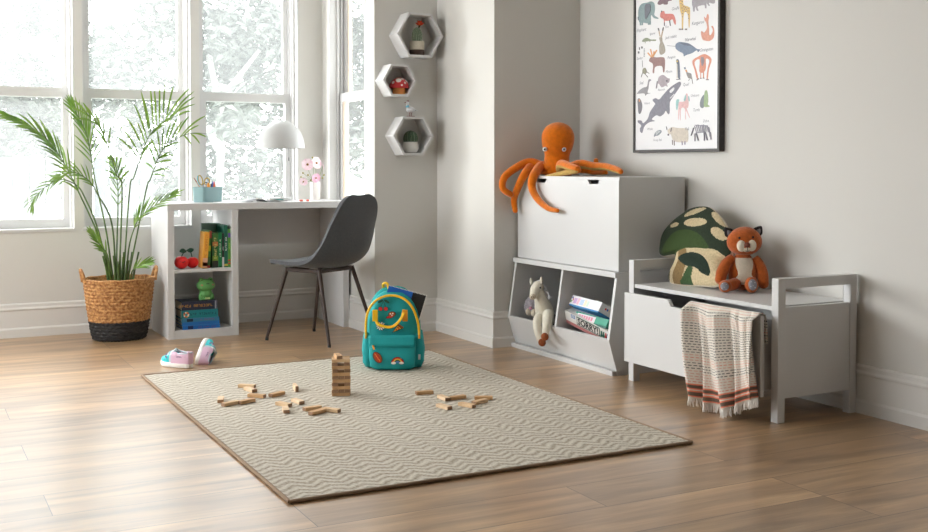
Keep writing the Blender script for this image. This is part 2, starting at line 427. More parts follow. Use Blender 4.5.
area('daylight_back', (-1.9, 8.3, 2.1), d_.to_track_quat('-Z', 'Y').to_euler(), 2.6, 2.2, 600, (1, .988, .97))
for o in [o for o in COL.objects if o.name.startswith('daylight_left')]: o.visible_camera = True
# ------------------------------------------------------------------ rug
def rug_mat():
    m = bpy.data.materials.new('rug_weave'); m.use_nodes = True; nt = m.node_tree; b = nt.nodes['Principled BSDF']; L = nt.links.new
    tc = nd(nt, 'ShaderNodeTexCoord')
    # zig-zag bands across the rug
    sx = nd(nt, 'ShaderNodeSeparateXYZ'); L(tc.outputs['Object'], sx.inputs[0])
    nz = nd(nt, 'ShaderNodeTexNoise'); nz.inputs['Scale'].default_value = 9; nz.inputs['Detail'].default_value = 2; L(tc.outputs['Object'], nz.inputs['Vector'])
    pp = nd(nt, 'ShaderNodeMath', operation='PINGPONG'); pp.inputs[1].default_value = .048; L(sx.outputs[0], pp.inputs[0])
    a = nd(nt, 'ShaderNodeMath', operation='MULTIPLY_ADD'); a.inputs[1].default_value = .75; L(pp.outputs[0], a.inputs[0]); L(sx.outputs[1], a.inputs[2])
    a2 = nd(nt, 'ShaderNodeMath', operation='MULTIPLY_ADD'); a2.inputs[1].default_value = .06; L(nz.outputs['Fac'], a2.inputs[0]); L(a.outputs[0], a2.inputs[2])
    w = nd(nt, 'ShaderNodeMath', operation='MULTIPLY'); w.inputs[1].default_value = 2*PI/.040; L(a2.outputs[0], w.inputs[0])
    si = nd(nt, 'ShaderNodeMath', operation='SINE'); L(w.outputs[0], si.inputs[0])
    fn = nd(nt, 'ShaderNodeTexNoise'); fn.inputs['Scale'].default_value = 1; fn.inputs['Detail'].default_value = 3
    mp = nd(nt, 'ShaderNodeMapping'); mp.inputs['Scale'].default_value = (90, 260, 1); L(tc.outputs['Object'], mp.inputs[0]); L(mp.outputs[0], fn.inputs['Vector'])
    ad = nd(nt, 'ShaderNodeMath', operation='MULTIPLY_ADD'); ad.inputs[1].default_value = 6.6; ad.inputs[2].default_value = -3.3; L(fn.outputs['Fac'], ad.inputs[0])
    ad2 = nd(nt, 'ShaderNodeMath', operation='ADD'); L(si.outputs[0], ad2.inputs[0]); L(ad.outputs[0], ad2.inputs[1])
    mr = nd(nt, 'ShaderNodeMapRange'); mr.inputs['From Min'].default_value = -1.9; mr.inputs['From Max'].default_value = 1.9; L(ad2.outputs[0], mr.inputs['Value'])
    r = nd(nt, 'ShaderNodeValToRGB'); e = r.color_ramp.elements
    e[0].position = .05; e[0].color = lin((142, 131, 116)); e[1].position = .8; e[1].color = lin((214, 208, 196)); x = e.new(.38); x.color = lin((186, 177, 162))
    L(mr.outputs[0], r.inputs[0]); L(r.outputs[0], b.inputs['Base Color'])
    b.inputs['Roughness'].default_value = .95; b.inputs['Specular IOR Level'].default_value = .15
    bp = nd(nt, 'ShaderNodeBump'); bp.inputs['Strength'].default_value = .4; bp.inputs['Distance'].default_value = .003; L(mr.outputs[0], bp.inputs['Height']); L(bp.outputs[0], b.inputs['Normal'])
    return m
RX0, RX1, RY0, RY1 = .989, 2.470, 2.996, 5.130
rug = thing('area_rug', 'beige rectangular rug with woven zigzag pattern lying on the wood floor', 'rug', ((RX0+RX1)/2, (RY0+RY1)/2, 0))
MB().box(RX0+.008, RX1-.008, RY0+.008, RY1-.008, .0005, .0085).build('rug_field', rug_mat(), rug)
BIND = mat('rug_binding', (150, 126, 104), .9, bump=.6, bscale=400)
b = MB()
pts = [(RX0+.006, RY0+.006), (RX1-.006, RY0+.006), (RX1-.006, RY1-.006), (RX0+.006, RY1-.006)]
for i in range(4):
    p, q = pts[i], pts[(i+1) % 4]; b.tube([(p[0], p[1], .0065), (q[0], q[1], .0065)], .006, 8)
b.build('binding', BIND, rug, smooth=True, label='brown stitched edge binding')
RZ = .0095
# ------------------------------------------------------------------ desk
DX0, DXM, DX1, DY0, DY1 = 1.336, 1.736, 2.413, 6.137, 6.575
DESK = mat('desk_white', (208, 207, 206), .35)
dk = thing('writing_desk', 'white desk with open shelf unit on its left, under the windows', 'desk', ((DX0+DX1)/2, (DY0+DY1)/2, 0))
MB().box(DX0-.002, DX1+.002, DY0-.002, DY1, .722, .76).build('desk_top', DESK, dk, bevel=.0015)
MB().box(DX0, DX0+.036, DY0, DY1, 0, .722).build('side_panel', DESK, dk, bevel=.001)
MB().box(DXM-.036, DXM, DY0, DY1, 0, .722).build('divider_panel', DESK, dk, bevel=.001)
MB().box(DX1-.036, DX1, DY0, DY1, 0, .722).build('side_panel', DESK, dk, bevel=.001)
MB().box(DX0+.036, DXM-.036, DY0+.001, DY1, .372, .39).build('shelf', DESK, dk, bevel=.001)
MB().box(DX0+.036, DXM-.036, DY0+.001, DY1, 0, .048).build('bottom_board', DESK, dk, bevel=.001)
MB().box(DXM, DX1-.036, DY1-.03, DY1-.012, .486, .722).build('back_panel', DESK, dk)
# ------------------------------------------------------------------ chair
CHF = mat('chair_fabric', (92, 94, 98), .9, bump=.5, bscale=500, var=.35, vscale=260, sheen=.2, spec=.2)
CHL = mat('chair_leg_brown', (62, 48, 42), .45, spec=.4)
ch = thing('desk_chair', 'dark grey upholstered shell chair with slim brown legs pulled out from the desk', 'chair', (2.097, 5.755, .004), math.atan2(.87, -.49)-PI/2)
# local: +y forward
prof = [(.215, .432), (.20, .440), (.12, .436), (.02, .426), (-.08, .424), (-.155, .442), (-.205, .485), (-.228, .545), (-.240, .62), (-.252, .70), (-.260, .76), (-.263, .795), (-.263, .810)]
wid = [.17, .19, .215, .225, .228, .224, .214, .203, .190, .176, .156, .122, .070]
cv = spline([(0, a, c) for a, c in prof], 4); wv = [p.x for p in spline([(w_, 0, 0) for w_ in wid], 4)]
grid = []
for i, p in enumerate(cv):
    t = i/(len(cv)-1); row = []
    tn = (cv[min(i+1, len(cv)-1)]-cv[max(i-1, 0)]).normalized(); nrm = Vector((0, -tn.z, tn.y)); nrm = Vector((0, tn.z, -tn.y)); nrm = -nrm if nrm.z < -.2 or (t > .5 and nrm.y < 0) else nrm
    for j in range(17):
        s_ = -1+2*j/16
        cup = (.012+.05*math.exp(-((t-.5)/.2)**2))*(1 if t < .7 else max(.1, 1-(t-.7)/.2))
        row.append(p+Vector((s_*wv[i], 0, 0))+nrm*(cup*abs(s_)**2.4))
    grid.append(row)
MB().sheet(grid, -.022).build('seat_shell', CHF, ch, smooth=True, world=False, bevel=.006, angle=70)
b = MB(); b.box(-.15, .15, -.115, -.095, .385, .405); b.box(-.15, .15, .115, .135, .385, .405); b.box(-.15, -.13, -.1, .12, .385, .405); b.box(.13, .15, -.1, .12, .385, .405)
for x in (-.1, .1):
    for y in (-.08, .09): b.tube([(x, y, .4), (x, y, .424)], .012, 8)
b.build('seat_frame', CHL, ch, world=False, bevel=.002)
for sx in (-1, 1):
    for y0, y1 in ((.125, .225), (-.105, -.225)):
        b = MB(); b.tube([(sx*.14, y0, .4), (sx*.14, y0, .405), (sx*.198, y1, .012)], [.0125, .0125, .0085], 10)
        b.m(1).tube([(sx*.1965, y1*.995, .016), (sx*.199, y1, .0)], .0095, 10)
        b.build('leg', [CHL, mat('leg_tip', (30, 28, 27), .6)], ch, smooth=True, world=False)
# ------------------------------------------------------------------ storage cabinet
KX, KY0, KY1 = 3.35, 4.145, 5.07
lc = thing('toy_bin_cabinet', 'low white open toy bin unit with two slanted compartments, against the wall', 'cabinet', ((2.95+KX)/2, (KY0+KY1)/2, 0))
KYL = 4.134
side = [(KX, 0), (2.950, 0), (2.950, .022), (2.905, .166), (2.908, .172), (2.950, .455), (KX, .455)]
for y0, y1 in ((KYL, KYL+.018), (KY1-.018, KY1)): MB().prism(side, y0, y1, 'xz').build('side_panel', WHITE, lc)
ym = 4.603
MB().prism([(KX-.01, .02), (2.953, .02), (2.910, .168), (2.953, .455), (KX-.01, .455)], ym-.008, ym+.008, 'xz').build('divider_panel', WHITE, lc)
fp = [(2.9505, .0225), (2.9055, .168), (2.918, .172), (2.963, .0225)]
MB().prism(fp, KYL+.018, KY1-.018, 'xz').build('front_panel', WHITE, lc, bevel=.001)
MB().box(2.963, KX-.01, KYL+.018, KY1-.018, .0, .026).build('bottom_board', WHITE, lc)
MB().box(KX-.012, KX, KYL+.018, KY1-.018, .026, .455).build('back_panel', mat('panel_grey', (122, 120, 114), .7), lc, label='grey back panel')
MB().box(2.924, 2.943, KYL-.001, KY1, 0, .0222).build('plinth', WHITE, lc, bevel=.001)
MB().box(2.938, KX, KYL-.002, KY1+.002, .4555, .4795).build('cap_board', WHITE, lc, bevel=.001)
uc = thing('toy_chest', 'tall white toy chest with two cut-out handles, topmost on the bin unit', 'cabinet', ((2.972+KX)/2, (KY0+KY1)/2, .48))
UX = 2.966
def notch_front(y0, y1, z0, z1, notches, x0, x1, depth, w):
    "front board with trapezoid hand notches along its top edge"
    poly = [(y0, z0), (y1, z0), (y1, z1)]
    for c in sorted(notches, reverse=True): poly += [(c+w, z1), (c+w-.004, z1-.004), (c+w-.016, z1-depth), (c-w+.016, z1-depth), (c-w+.004, z1-.004), (c-w, z1)]
    poly.append((y0, z1)); return MB().prism(poly, x0, x1, 'yz')
notch_front(KY0+.0, KY1, .482, .906, [at(593.5, 180, 'x', 2.966).y, at(541.5, 180, 'x', 2.966).y], UX, UX+.016, .020, .052).build('front_panel', WHITE, uc, bevel=.0008)
b = MB().box(UX+.016, KX, KY0, KY0+.018, .481, .906); b.box(UX+.016, KX, KY1-.018, KY1, .481, .906); b.box(UX+.016, KX, KY0+.018, KY1-.018, .481, .497); b.box(KX-.012, KX, KY0+.018, KY1-.018, .497, .906)
b.build('carcass', WHITE, uc)
DARK = mat('dark_inside', (40, 38, 36), .9)
MB().box(UX+.003, KX, KY0, KY1, .906, .92).build('lid', WHITE, uc, bevel=.001)
# ------------------------------------------------------------------ bench
BX0, BX1, BY0, BY1, BP, BH = 2.942, 3.341, 3.086, 4.031, .036, .548
BX1 = 3.353
bn = thing('storage_bench', 'white storage bench with raised end rails and an open drawer', 'bench', ((BX0+BX1)/2, (BY0+BY1)/2, 0))
for y0, y1 in ((BY0, BY0+BP), (BY1-BP, BY1)):
    ef = MB(); ef.box(BX0, BX0+BP, y0, y1, 0, BH); ef.box(BX1-BP, BX1, y0, y1, 0, BH); ef.box(BX0+BP, BX1-BP, y0, y1, BH-.038, BH)
    ef.build('end_frame', WHITE, bn, bevel=.0015)
    MB().box(BX0+BP, BX1-BP, y0+.003, y1-.012, .092, .438).build('end_panel', WHITE, bn, bevel=.001)
MB().box(BX0+.004, BX1, BY0+BP, BY1-BP, .424, .441).build('seat', WHITE, bn, bevel=.001)
MB().box(BX1-.02, BX1-.008, BY0+BP, BY1-BP, .08, .424).build('back_panel', WHITE, bn)
dr = MB()
DRX = 2.89
poly = [(BY0+BP+.002, .098), (BY1-BP-.002, .098), (BY1-BP-.002, .407)]
c0, w0 = 3.60, .085
poly += [(c0+w0, .407), (c0+w0-.022, .379), (c0-w0+.022, .379), (c0-w0, .407), (BY0+BP+.002, .407)]
drawer = MB().prism(poly, DRX, DRX+.018, 'yz').build('drawer', WHITE, bn, bevel=.0012)
b = MB(); b.box(DRX+.018, BX1-.03, BY0+BP+.03, BY0+BP+.042, .115, .385); b.box(DRX+.018, BX1-.03, BY1-BP-.042, BY1-BP-.03, .115, .385)
b.box(BX1-.042, BX1-.03, BY0+BP+.042, BY1-BP-.042, .115, .385); b.box(DRX+.018, BX1-.03, BY0+BP+.042, BY1-BP-.042, .115, .125)
b.build('drawer_box', WHITE, drawer)
# ------------------------------------------------------------------ hexagonal wall shelves
def hexshelf(cx, cz, Rr, label):
    t = thing('hexagon_shelf', label, 'shelf', (cx, YH-.06, cz), 0, 'hexagonal wall shelves')
    b = MB(); vo = []; vi = []; th = .0125; ri = Rr-th/math.cos(PI/6)
    for k in range(6):
        a = k*PI/3; vo.append((cx+Rr*math.cos(a), cz+Rr*math.sin(a))); vi.append((cx+ri*math.cos(a), cz+ri*math.sin(a)))
    y0, y1 = YH-.12, YH-.0005
    for k in range(6):
        q = (k+1) % 6
        vs = [(vo[k][0], y0, vo[k][1]), (vo[q][0], y0, vo[q][1]), (vi[q][0], y0, vi[q][1]), (vi[k][0], y0, vi[k][1])]
        vs += [(x, y1, z) for x, _, z in vs]
        b.add(vs, [(0, 1, 2, 3), (7, 6, 5, 4), (0, 4, 5, 1), (3, 2, 6, 7)])
    b.build('hexagon_frame', WHITE, t, bevel=.0008)
    return cz-Rr*math.cos(PI/6)+th
HA = (2.665, 1.718, .1455); HB = (2.537, 1.456, .105); HC = (2.622, 1.1425, .1275)
za = hexshelf(*HA, 'large white hexagon shelf, uppermost, holding a tall cactus with an orange flower')
zb = hexshelf(*HB, 'small white hexagon shelf, the middle one, holding a red spotted mushroom')
zc = hexshelf(*HC, 'white hexagon shelf, lowest of the three, holding a cactus in a white pot')
# ------------------------------------------------------------------ potted palm
def hit(u, v, o, n):
    "photo pixel -> place on the plane through o with normal n"
    d = _f + _r*((u-464)/F) - _u*((v-CY)/F); o = Vector(o); n = Vector(n)
    return EYE + d*((o-EYE).dot(n)/d.dot(n))
PX, PY = 1.105, 6.325
plant = thing('potted_palm', 'tall green parlour palm in a two-tone woven basket by the windows', 'plant', (PX, PY, 0))
WICK = mat('basket_wicker', (206, 156, 98), .75, c2=(144, 92, 48), vscale=70, bump=.4, bscale=300)
WBLK = mat('basket_black', (48, 46, 46), .8, var=.4, vscale=60, bump=.4, bscale=300)
def woven(z0, z1, mb, rad, cols=52, rows=10):
    n = cols*4; m = rows*4; grid = []
    for i in range(m+1):
        z = z0+(z1-z0)*i/m; row = []
        for k in range(n):
            a = 2*PI*k/n; ri = i/4; sh = (int(ri) % 2)*PI
            d = .0065*abs(math.sin(PI*ri))**.6*(.25+.75*max(0, math.cos(cols/2*a+sh)*.7+.5))
            r = rad(z)+d; row.append((PX+r*1.02*math.cos(a), PY+r*.93*math.sin(a), z+.0015*math.sin(cols*a+ri)))
        grid.append(row)
    vs = [p for r in grid for p in r]; fs = [(i*n+k, i*n+(k+1) % n, (i+1)*n+(k+1) % n, (i+1)*n+k) for i in range(m) for k in range(n)]
    mb.add(vs, fs); return mb
brad = lambda z: .136+.050*(max(z, 0)/.34)**.7
b = woven(.105, .335, MB(), brad, 44, 12)
vs = MB(); b.lathe([(brad(.335), .335), (brad(.335)-.012, .336), (brad(.2)-.014, .2), (0.01, .19)], 40, fr((PX, PY, 0))@Matrix.Diagonal((1.02, .93, 1, 1)), cap=False)
b.tube([(PX+brad(.335)*1.02*math.cos(a*PI/24), PY+brad(.335)*.93*math.sin(a*PI/24), .338+.002*math.sin(a*5)) for a in range(49)], .007, 6)
bk = b.build('basket', WICK, plant, smooth=True, angle=60)
b = woven(.0, .108, MB(), lambda z: brad(z)-.004*max(0, 1-z/.015), 44, 6); b.lathe([(.132, .004), (0.001, .004)], 30, fr((PX, PY, 0))@Matrix.Diagonal((1.02, .93, 1, 1)))
b.build('basket_base_band', WBLK, plant, smooth=True, label='black woven lower band of the basket')
for sx in (-1, 1):
    b = MB(); x = PX+sx*.196
    b.tube(spline([(x-sx*.006, PY-.045, .325), (x, PY-.038, .36), (x+sx*.008, PY-.02, .388), (x+sx*.01, PY, .396), (x+sx*.008, PY+.02, .388), (x, PY+.038, .36), (x-sx*.006, PY+.045, .325)], 5), [.009]*31, 8)
    b.build('basket_handle', WICK, bk, smooth=True)
MB().lathe([(.165, .27), (.001, .275)], 24, fr((PX, PY, 0))).build('soil', mat('potting_soil', (62, 48, 36), .95, bump=.8, bscale=60), plant)
STEM = mat('palm_stem', (88, 118, 50), .5, c2=(62, 84, 40), vscale=20)
LEAF = mat('palm_leaf', (142, 176, 76), .42, c2=(98, 140, 54), vscale=9, spec=.4)
def frond(base, pix, L=.17, n=16, t0=.45, droop=.5, w=.0075, seed=0, spread=1.0, fan=1.0):
    "pix: (u, v, y) stations of the midrib"
    rd = random.Random(seed)
    pts = [Vector(base)]+[at(u, v, 'y', y) for u, v, y in pix]
    c = spline(pts, 10); N = len(c)
    f = MB(); f.tube(c, [.0055*(1-.75*i/N) for i in range(N)], 6)
    st = f.build('frond', [STEM, LEAF], plant, smooth=True) if False else None
    f.m(1)
    for k in range(n):
        t = t0+(1-t0)*(k/(n-1))**.9; i = min(int(t*(N-1)), N-2); p = c[i].lerp(c[i+1], t*(N-1)-i)
        tg = (c[min(i+2, N-1)]-c[max(i-1, 0)]).normalized()
        side = tg.cross(Vector((0, 0, 1))); side = side.normalized() if side.length > .2 else Vector((.8, .6, 0))
        # the blade row fans out across the view as well as in depth
        side = (side*.8+tg.cross(Vector((-.3, -1, .1))).normalized()*.9*spread).normalized()
        u = (k/(n-1)); ln = L*(.55+.9*math.sin(PI*min(1, .25+u*.72)))*.72*rd.uniform(.85, 1.1)
        for sgn in ((-1, 1) if k < n-1 else (0,)):
            d = (tg*(1.0+.5*u)+side*sgn*(.8-.4*u)*fan+Vector((0, 0, .12))+Vector((rd.uniform(-.1, .1), rd.uniform(-.1, .1), rd.uniform(-.1, .1)))).normalized()
            wd = d.cross(Vector((rd.uniform(-.5, .5), -1, rd.uniform(-.2, .4)))).normalized()
            prev = None; q = p.copy(); row = []
            M_ = 6
            for s_ in range(M_+1):
                a = s_/M_; ww = w*.66*(math.sin(PI*min(.97, a*.85+.12)))**.8*(1 if s_ < M_ else .1)
                row.append((q-wd*ww, q+Vector((0, -.0015, .001)), q+wd*ww))
                q = q+d*(ln/M_); d = (d+Vector((0, 0, -droop*.16*(.4+a)))).normalized()
            vs = [x for r in row for x in r]; fs = []
            for s_ in range(M_):
                for j in (0, 1): fs.append((s_*3+j, s_*3+j+1, s_*3+j+4, s_*3+j+3))
            f.add(vs, fs)
    return f.build('frond', [STEM, LEAF], plant, smooth='all')
B = lambda dx, dy: (PX+dx, PY+dy, .26)
frond(B(-.03, 0), [(100, 240, 6.3), (80, 195, 6.28), (62, 160, 6.25), (40, 133, 6.2), (6, 116, 6.15)], .16, 18, .42, .9, .008, 1, 1, .8)
frond(B(-.02, .03), [(106, 230, 6.38), (95, 180, 6.42), (90, 150, 6.42), (84, 128, 6.4), (71, 104, 6.38)], .15, 15, .5, .5, .007, 2)
frond(B(.04, 0), [(128, 255, 6.3), (133, 232, 6.25), (143, 214, 6.2), (175, 194, 6.15)], .12, 14, .55, .5, .006, 7)
frond(B(-.01, .04), [(117, 240, 6.42), (118, 205, 6.45), (117, 180, 6.46), (110, 158, 6.46)], .10, 10, .5, .5, .005, 8)
frond(B(-.05, -.03), [(108, 258, 6.22), (102, 248, 6.2), (91, 232, 6.17)], .09, 9, .45, .5, .007, 10)
frond(B(.05, -.04), [(132, 272, 6.2), (140, 266, 6.17), (150, 263, 6.13)], .08, 9, .4, .5, .006, 11)
frond(B(-.03, .02), [(98, 230, 6.4), (85, 198, 6.4), (76, 185, 6.38), (58, 180, 6.35), (36, 196, 6.3), (32, 207, 6.3)], .09, 12, .6, .8, .005, 12)
frond(B(-.02, -.02), [(112, 225, 6.3), (98, 195, 6.27), (88, 180, 6.25), (72, 172, 6.22), (58, 178, 6.2)], .11, 12, .5, .7, .006, 14)
def frond2(base, rach, leaves, y0, y1, seed, w=.0052):
    "one frond from its midrib stations and the blades seen on it (zoom 5.32 from 60, 80)"
    rd = random.Random(seed); Z = lambda q, y: at(60+q[0]/5.32, 80+q[1]/5.32, 'y', y)
    n_ = len(rach); c = spline([Vector(base)]+[Z(q, y0+(y1-y0)*i/(n_-1)) for i, q in enumerate(rach)], 8); N = len(c)
    f = MB(); f.tube(c, [.0048*(1-.8*i/N) for i in range(N)], 6); f.m(1)
    for bq, tq in leaves:
        p0 = min(c, key=lambda p: (p-Z(bq, p.y)).length); yt = p0.y+rd.uniform(-.05, .05); p1 = Z(tq, yt); L_ = (p1-p0).length; d = (p1-p0).normalized()
        wd = d.cross(Vector((rd.uniform(-.3, .3), -1, rd.uniform(-.2, .2)))).normalized(); row = []; M_ = 8
        for k in range(M_+1):
            a = k/M_; q = p0.lerp(p1, a)+Vector((0, 0, .012*math.sin(PI*a)*L_/.15)); ww = w*(math.sin(PI*min(.985, a*.8+.1)))**.8*(1 if k < M_ else .15)
            row.append((q-wd*ww, q+Vector((0, .0012, .001)), q+wd*ww))
        vs = [x for r in row for x in r]; fs = []
        for k in range(M_):
            for j in (0, 1): fs.append((k*3+j, k*3+j+1, k*3+j+4, k*3+j+3))
        f.add(vs, fs)
    return f.build('frond', [STEM, LEAF], plant, smooth='all')
frond2(B(.02, .01), [(370, 590), (392, 520), (430, 410), (470, 305), (530, 240), (600, 200), (672, 176)],
  [((420, 425), (300, 302)), ((428, 408), (318, 245)), ((445, 370), (350, 195)), ((455, 345), (410, 225)), ((468, 318), (393, 125)), ((478, 298), (430, 55)), ((488, 285), (442, 90)), ((500, 270), (480, 35)), ((515, 255), (502, 45)), ((530, 240), (530, 20)), ((548, 228), (558, 20)), ((565, 218), (605, 28)), ((560, 222), (695, 40)), ((580, 212), (715, 60)), ((590, 208), (718, 90)), ((560, 228), (720, 128)), ((620, 195), (700, 165)), ((500, 275), (600, 205)), ((470, 310), (560, 235)), ((440, 380), (500, 320)), ((425, 420), (470, 350))], 6.36, 6.34, 21)
frond2(B(.03, -.02), [(455, 600), (480, 530), (520, 420), (560, 355), (640, 302), (710, 282), (780, 286)],
  [((500, 470), (452, 440)), ((512, 440), (468, 350)), ((525, 410), (480, 310)), ((535, 392), (515, 262)), ((545, 378), (552, 250)), ((556, 362), (590, 230)), ((565, 352), (625, 200)), ((585, 338), (655, 215)), ((605, 322), (690, 190)), ((640, 302), (780, 188)), ((660, 296), (740, 240)), ((545, 430), (615, 400)), ((535, 455), (612, 428)), ((515, 490), (585, 475)), ((500, 515), (560, 512)), ((700, 286), (782, 305)), ((690, 290), (745, 340)), ((660, 298), (700, 345)), ((550, 372), (640, 330)), ((525, 420), (590, 385))], 6.27, 6.2, 22)
frond2(B(-.01, -.03), [(330, 590), (300, 500), (245, 330), (205, 245), (160, 195), (110, 150)],
  [((240, 320), (200, 225)), ((235, 305), (232, 218)), ((262, 365), (268, 240)), ((225, 275), (180, 165)), ((200, 240), (90, 203)), ((215, 255), (128, 130)), ((178, 215), (40, 140)), ((150, 185), (65, 103)), ((245, 330), (170, 240)), ((190, 228), (60, 205)), ((255, 350), (215, 300)), ((165, 198), (120, 118))], 6.26, 6.2, 23)
frond2(B(.0, .02), [(330, 600), (318, 530), (300, 470), (285, 420), (275, 390)],
  [((318, 520), (240, 478)), ((312, 500), (240, 430)), ((305, 480), (268, 400)), ((316, 510), (352, 450)), ((308, 490), (330, 405)), ((322, 535), (370, 480)), ((300, 465), (305, 390)), ((320, 530), (250, 520))], 6.4, 6.42, 24)
for i in range(16):
    a = i*2.4; r = .02+.004*i
    x, y = PX+r*math.cos(a)*.9, PY+r*math.sin(a)*.6
    MB().tube(spline([(x, y, .26), (x+.25*(x-PX), y, .36), (x+.7*(x-PX), y, .44+.015*(i % 5))], 4), [.007]*5+[.005]*4, 7).build('cane', STEM, plant, smooth=True)
# ------------------------------------------------------------------ things on the desk
TOP = .7605
tr = thing('pencil_tray', 'rounded pale teal open box of art supplies, on the left end of the desk', 'box', (1.612, 6.335, TOP), R(31))
TRC = mat('tray_teal', (126, 156, 158), .5)
def rbox(a, bb, r, n=5):
    out = []
    for cx, cy, s in ((a-r, bb-r, 0), (-a+r, bb-r, 90), (-a+r, -bb+r, 180), (a-r, -bb+r, 270)):
        for k in range(n+1):
            t = R(s+90*k/n); out.append((cx+r*math.cos(t), cy+r*math.sin(t)))
    return out
o_ = rbox(.08, .055, .025); i_ = rbox(.076, .051, .022); n = len(o_)
vs = [(x*.94, y*.94, 0) for x, y in o_]+[(x, y, .088) for x, y in o_]+[(x, y, .088) for x, y in i_]+[(x*.94, y*.94, .006) for x, y in i_]
fs = [list(range(n-1, -1, -1))]+[(j*n+i, j*n+(i+1) % n, (j+1)*n+(i+1) % n, (j+1)*n+i) for j in range(3) for i in range(n)]+[[3*n+i for i in range(n)]]
MB().add(vs, fs).build('tray_body', TRC, tr, smooth=True, world=False)
Mt = wmat(tr)
def standing(name, label, cat, c, lx, ly, h, lean=(0, 0), r=.0038, tip=None, group='pens and markers in the tray'):
    p0 = Mt @ Vector((lx, ly, .01)); p1 = Mt @ Vector((lx+lean[0], ly+lean[1], h))
    b = MB(); b.tube([p0, p0.lerp(p1, .82)], r, 8); b.m(1).tube([p0.lerp(p1, .82), p1], [r*1.15, r*.8], 8)
    o = b.build(name, [mat(name+'_'+str(c), c, .4), mat(name+'_tip_'+str(tip or c), tip or c, .4)], smooth=True)
    return tag(recenter(o), label, cat, group)
standing('marker', 'orange marker standing in the teal tray', 'pen', (240, 150, 50), -.02, -.025, .112, (-.0, .0), .007)
standing('marker', 'bright blue marker leaning right in the teal tray', 'pen', (40, 110, 200), .012, -.01, .118, (.02, 0), .005)
standing('marker', 'dark blue marker beside the orange one in the teal tray', 'pen', (36, 60, 130), .0, -.03, .108, (0, 0), .0055)
standing('marker', 'coral orange marker right of the blue ones in the teal tray', 'pen', (236, 120, 70), .03, -.02, .106, (.004, 0), .006)
standing('marker', 'pink marker near the right end of the teal tray', 'pen', (226, 110, 140), .042, -.005, .118, (.006, 0), .005)
standing('pencil', 'thin dark pencil at the right end of the teal tray', 'pencil', (80, 60, 70), .055, .02, .115, (.005, 0), .003)
standing('pencil', 'yellow pencil beside the pink marker in the teal tray', 'pencil', (226, 200, 90), .03, .02, .105, (.01, 0), .003)
standing('paintbrush', 'wooden paintbrush leaning far left out of the teal tray', 'brush', (190, 150, 130), -.0, .0, .142, (-.095, .015), .0028, (150, 70, 50), None)
def ring(b, M, rx, ry, r, seg=20, a0=0, a1=360):
    b.tube([M @ Vector((rx*math.cos(R(a0+(a1-a0)*k/seg)), 0, ry*math.sin(R(a0+(a1-a0)*k/seg)))) for k in range(seg+1)], r, 6)
sc_ = thing('scissors', 'scissors with yellow and blue loop handles standing in the teal tray', 'scissors', Mt @ Vector((-.04, .0, .01)), 0)
Ms = fr(Mt @ Vector((-.03, .0, 0)), R(10))
b = MB(); b.tube([Ms @ Vector((.0, 0, .012)), Ms @ Vector((-.012, 0, .1))], [.002, .005], 6); b.tube([Ms @ Vector((-.01, 0, .012)), Ms @ Vector((.01, 0, .1))], [.002, .005], 6)
b.build('blade', mat('steel', (190, 190, 192), .3, 1), sc_)
b = MB(); ring(b, Ms@fr((-.022, 0, .128), 0, 0, R(-15)), .013, .028, .0035); b.m(1); ring(b, Ms@fr((-.024, -.001, .128), 0, 0, R(-15)), .015, .03, .0025, 12, 110, 250)
b.build('handle', [mat('handle_yellow', (176, 146, 40), .4), mat('handle_blue', (60, 180, 200), .4)], sc_, smooth=True)
b = MB(); ring(b, Ms@fr((.018, 0, .12), 0, 0, R(20)), .016, .021, .0035); b.build('handle', MATS['handle_yellow'], sc_, smooth=True)
b = MB(); ring(b, fr(Mt @ Vector((-.005, .01, .093)), R(15)), .021, .021, .0045, 24, 0, 360)
tag(recenter(b.build('tape_roll', mat('tape_grey', (120, 122, 128), .4), smooth=True)), 'grey tape roll on edge among the pens in the tray', 'tape')
# paper, open magazine, pen, clips
b = MB().box(1.63, 1.86, 6.18, 6.40, TOP, TOP+.002, fr((0, 0, 0)))
tag(recenter(b.build('paper_sheet', mat('paper', (240, 240, 240), .6))), 'white sheets of paper lying flat between tray and magazine', 'paper')
mg = thing('open_magazine', 'open magazine with dark printed pages lying face up on the desk', 'magazine', (1.915, 6.265, TOP), R(4))
for s_, nm in ((-1, 'left'), (1, 'right')):
    g = []
    for i in range(9):
        t = i/8; z = .0035+.020*math.sin(PI*min(1, t*1.25))*math.exp(-t*1.0) if s_ < 0 else .0035+.011*math.sin(PI*min(1, t*1.3))*math.exp(-t*1.2)
        g.append([(s_*t*.125, y, z) for y in (-.085, 0, .085)])
    b = MB().sheet(g, .003)
    for q, (y0, y1, t0_, t1_) in enumerate([(-.05, .02, .15, .8), (-.075, -.06, .1, .5)]):
        b.m(1+q).sheet([[(p[0][0], y0, p[0][2]+.0045) for p in ()] or [(s_*t*.125, y, (.0035+(.020 if s_ < 0 else .011)*math.sin(PI*min(1, t*(1.25 if s_ < 0 else 1.3)))*math.exp(-t*(1 if s_ < 0 else 1.2)))+.004) for y in (y0, y1)] for t in [t0_+(t1_-t0_)*k/6 for k in range(7)]])
    b.build('page', [mat('page_dark', (92, 88, 86), .45), mat('page_photo', (60, 56, 54), .4), mat('page_ochre', (150, 120, 50), .5)], mg, world=False, smooth=True)
b = MB(); q = fr((2.02, 6.33, TOP+.007), R(8)); b.tube([q @ Vector((-.035, 0, 0)), q @ Vector((.03, 0, 0))], .0045, 8); b.m(1).tube([q @ Vector((.03, 0, 0)), q @ Vector((.05, 0, 0))], [.005, .0045], 8)
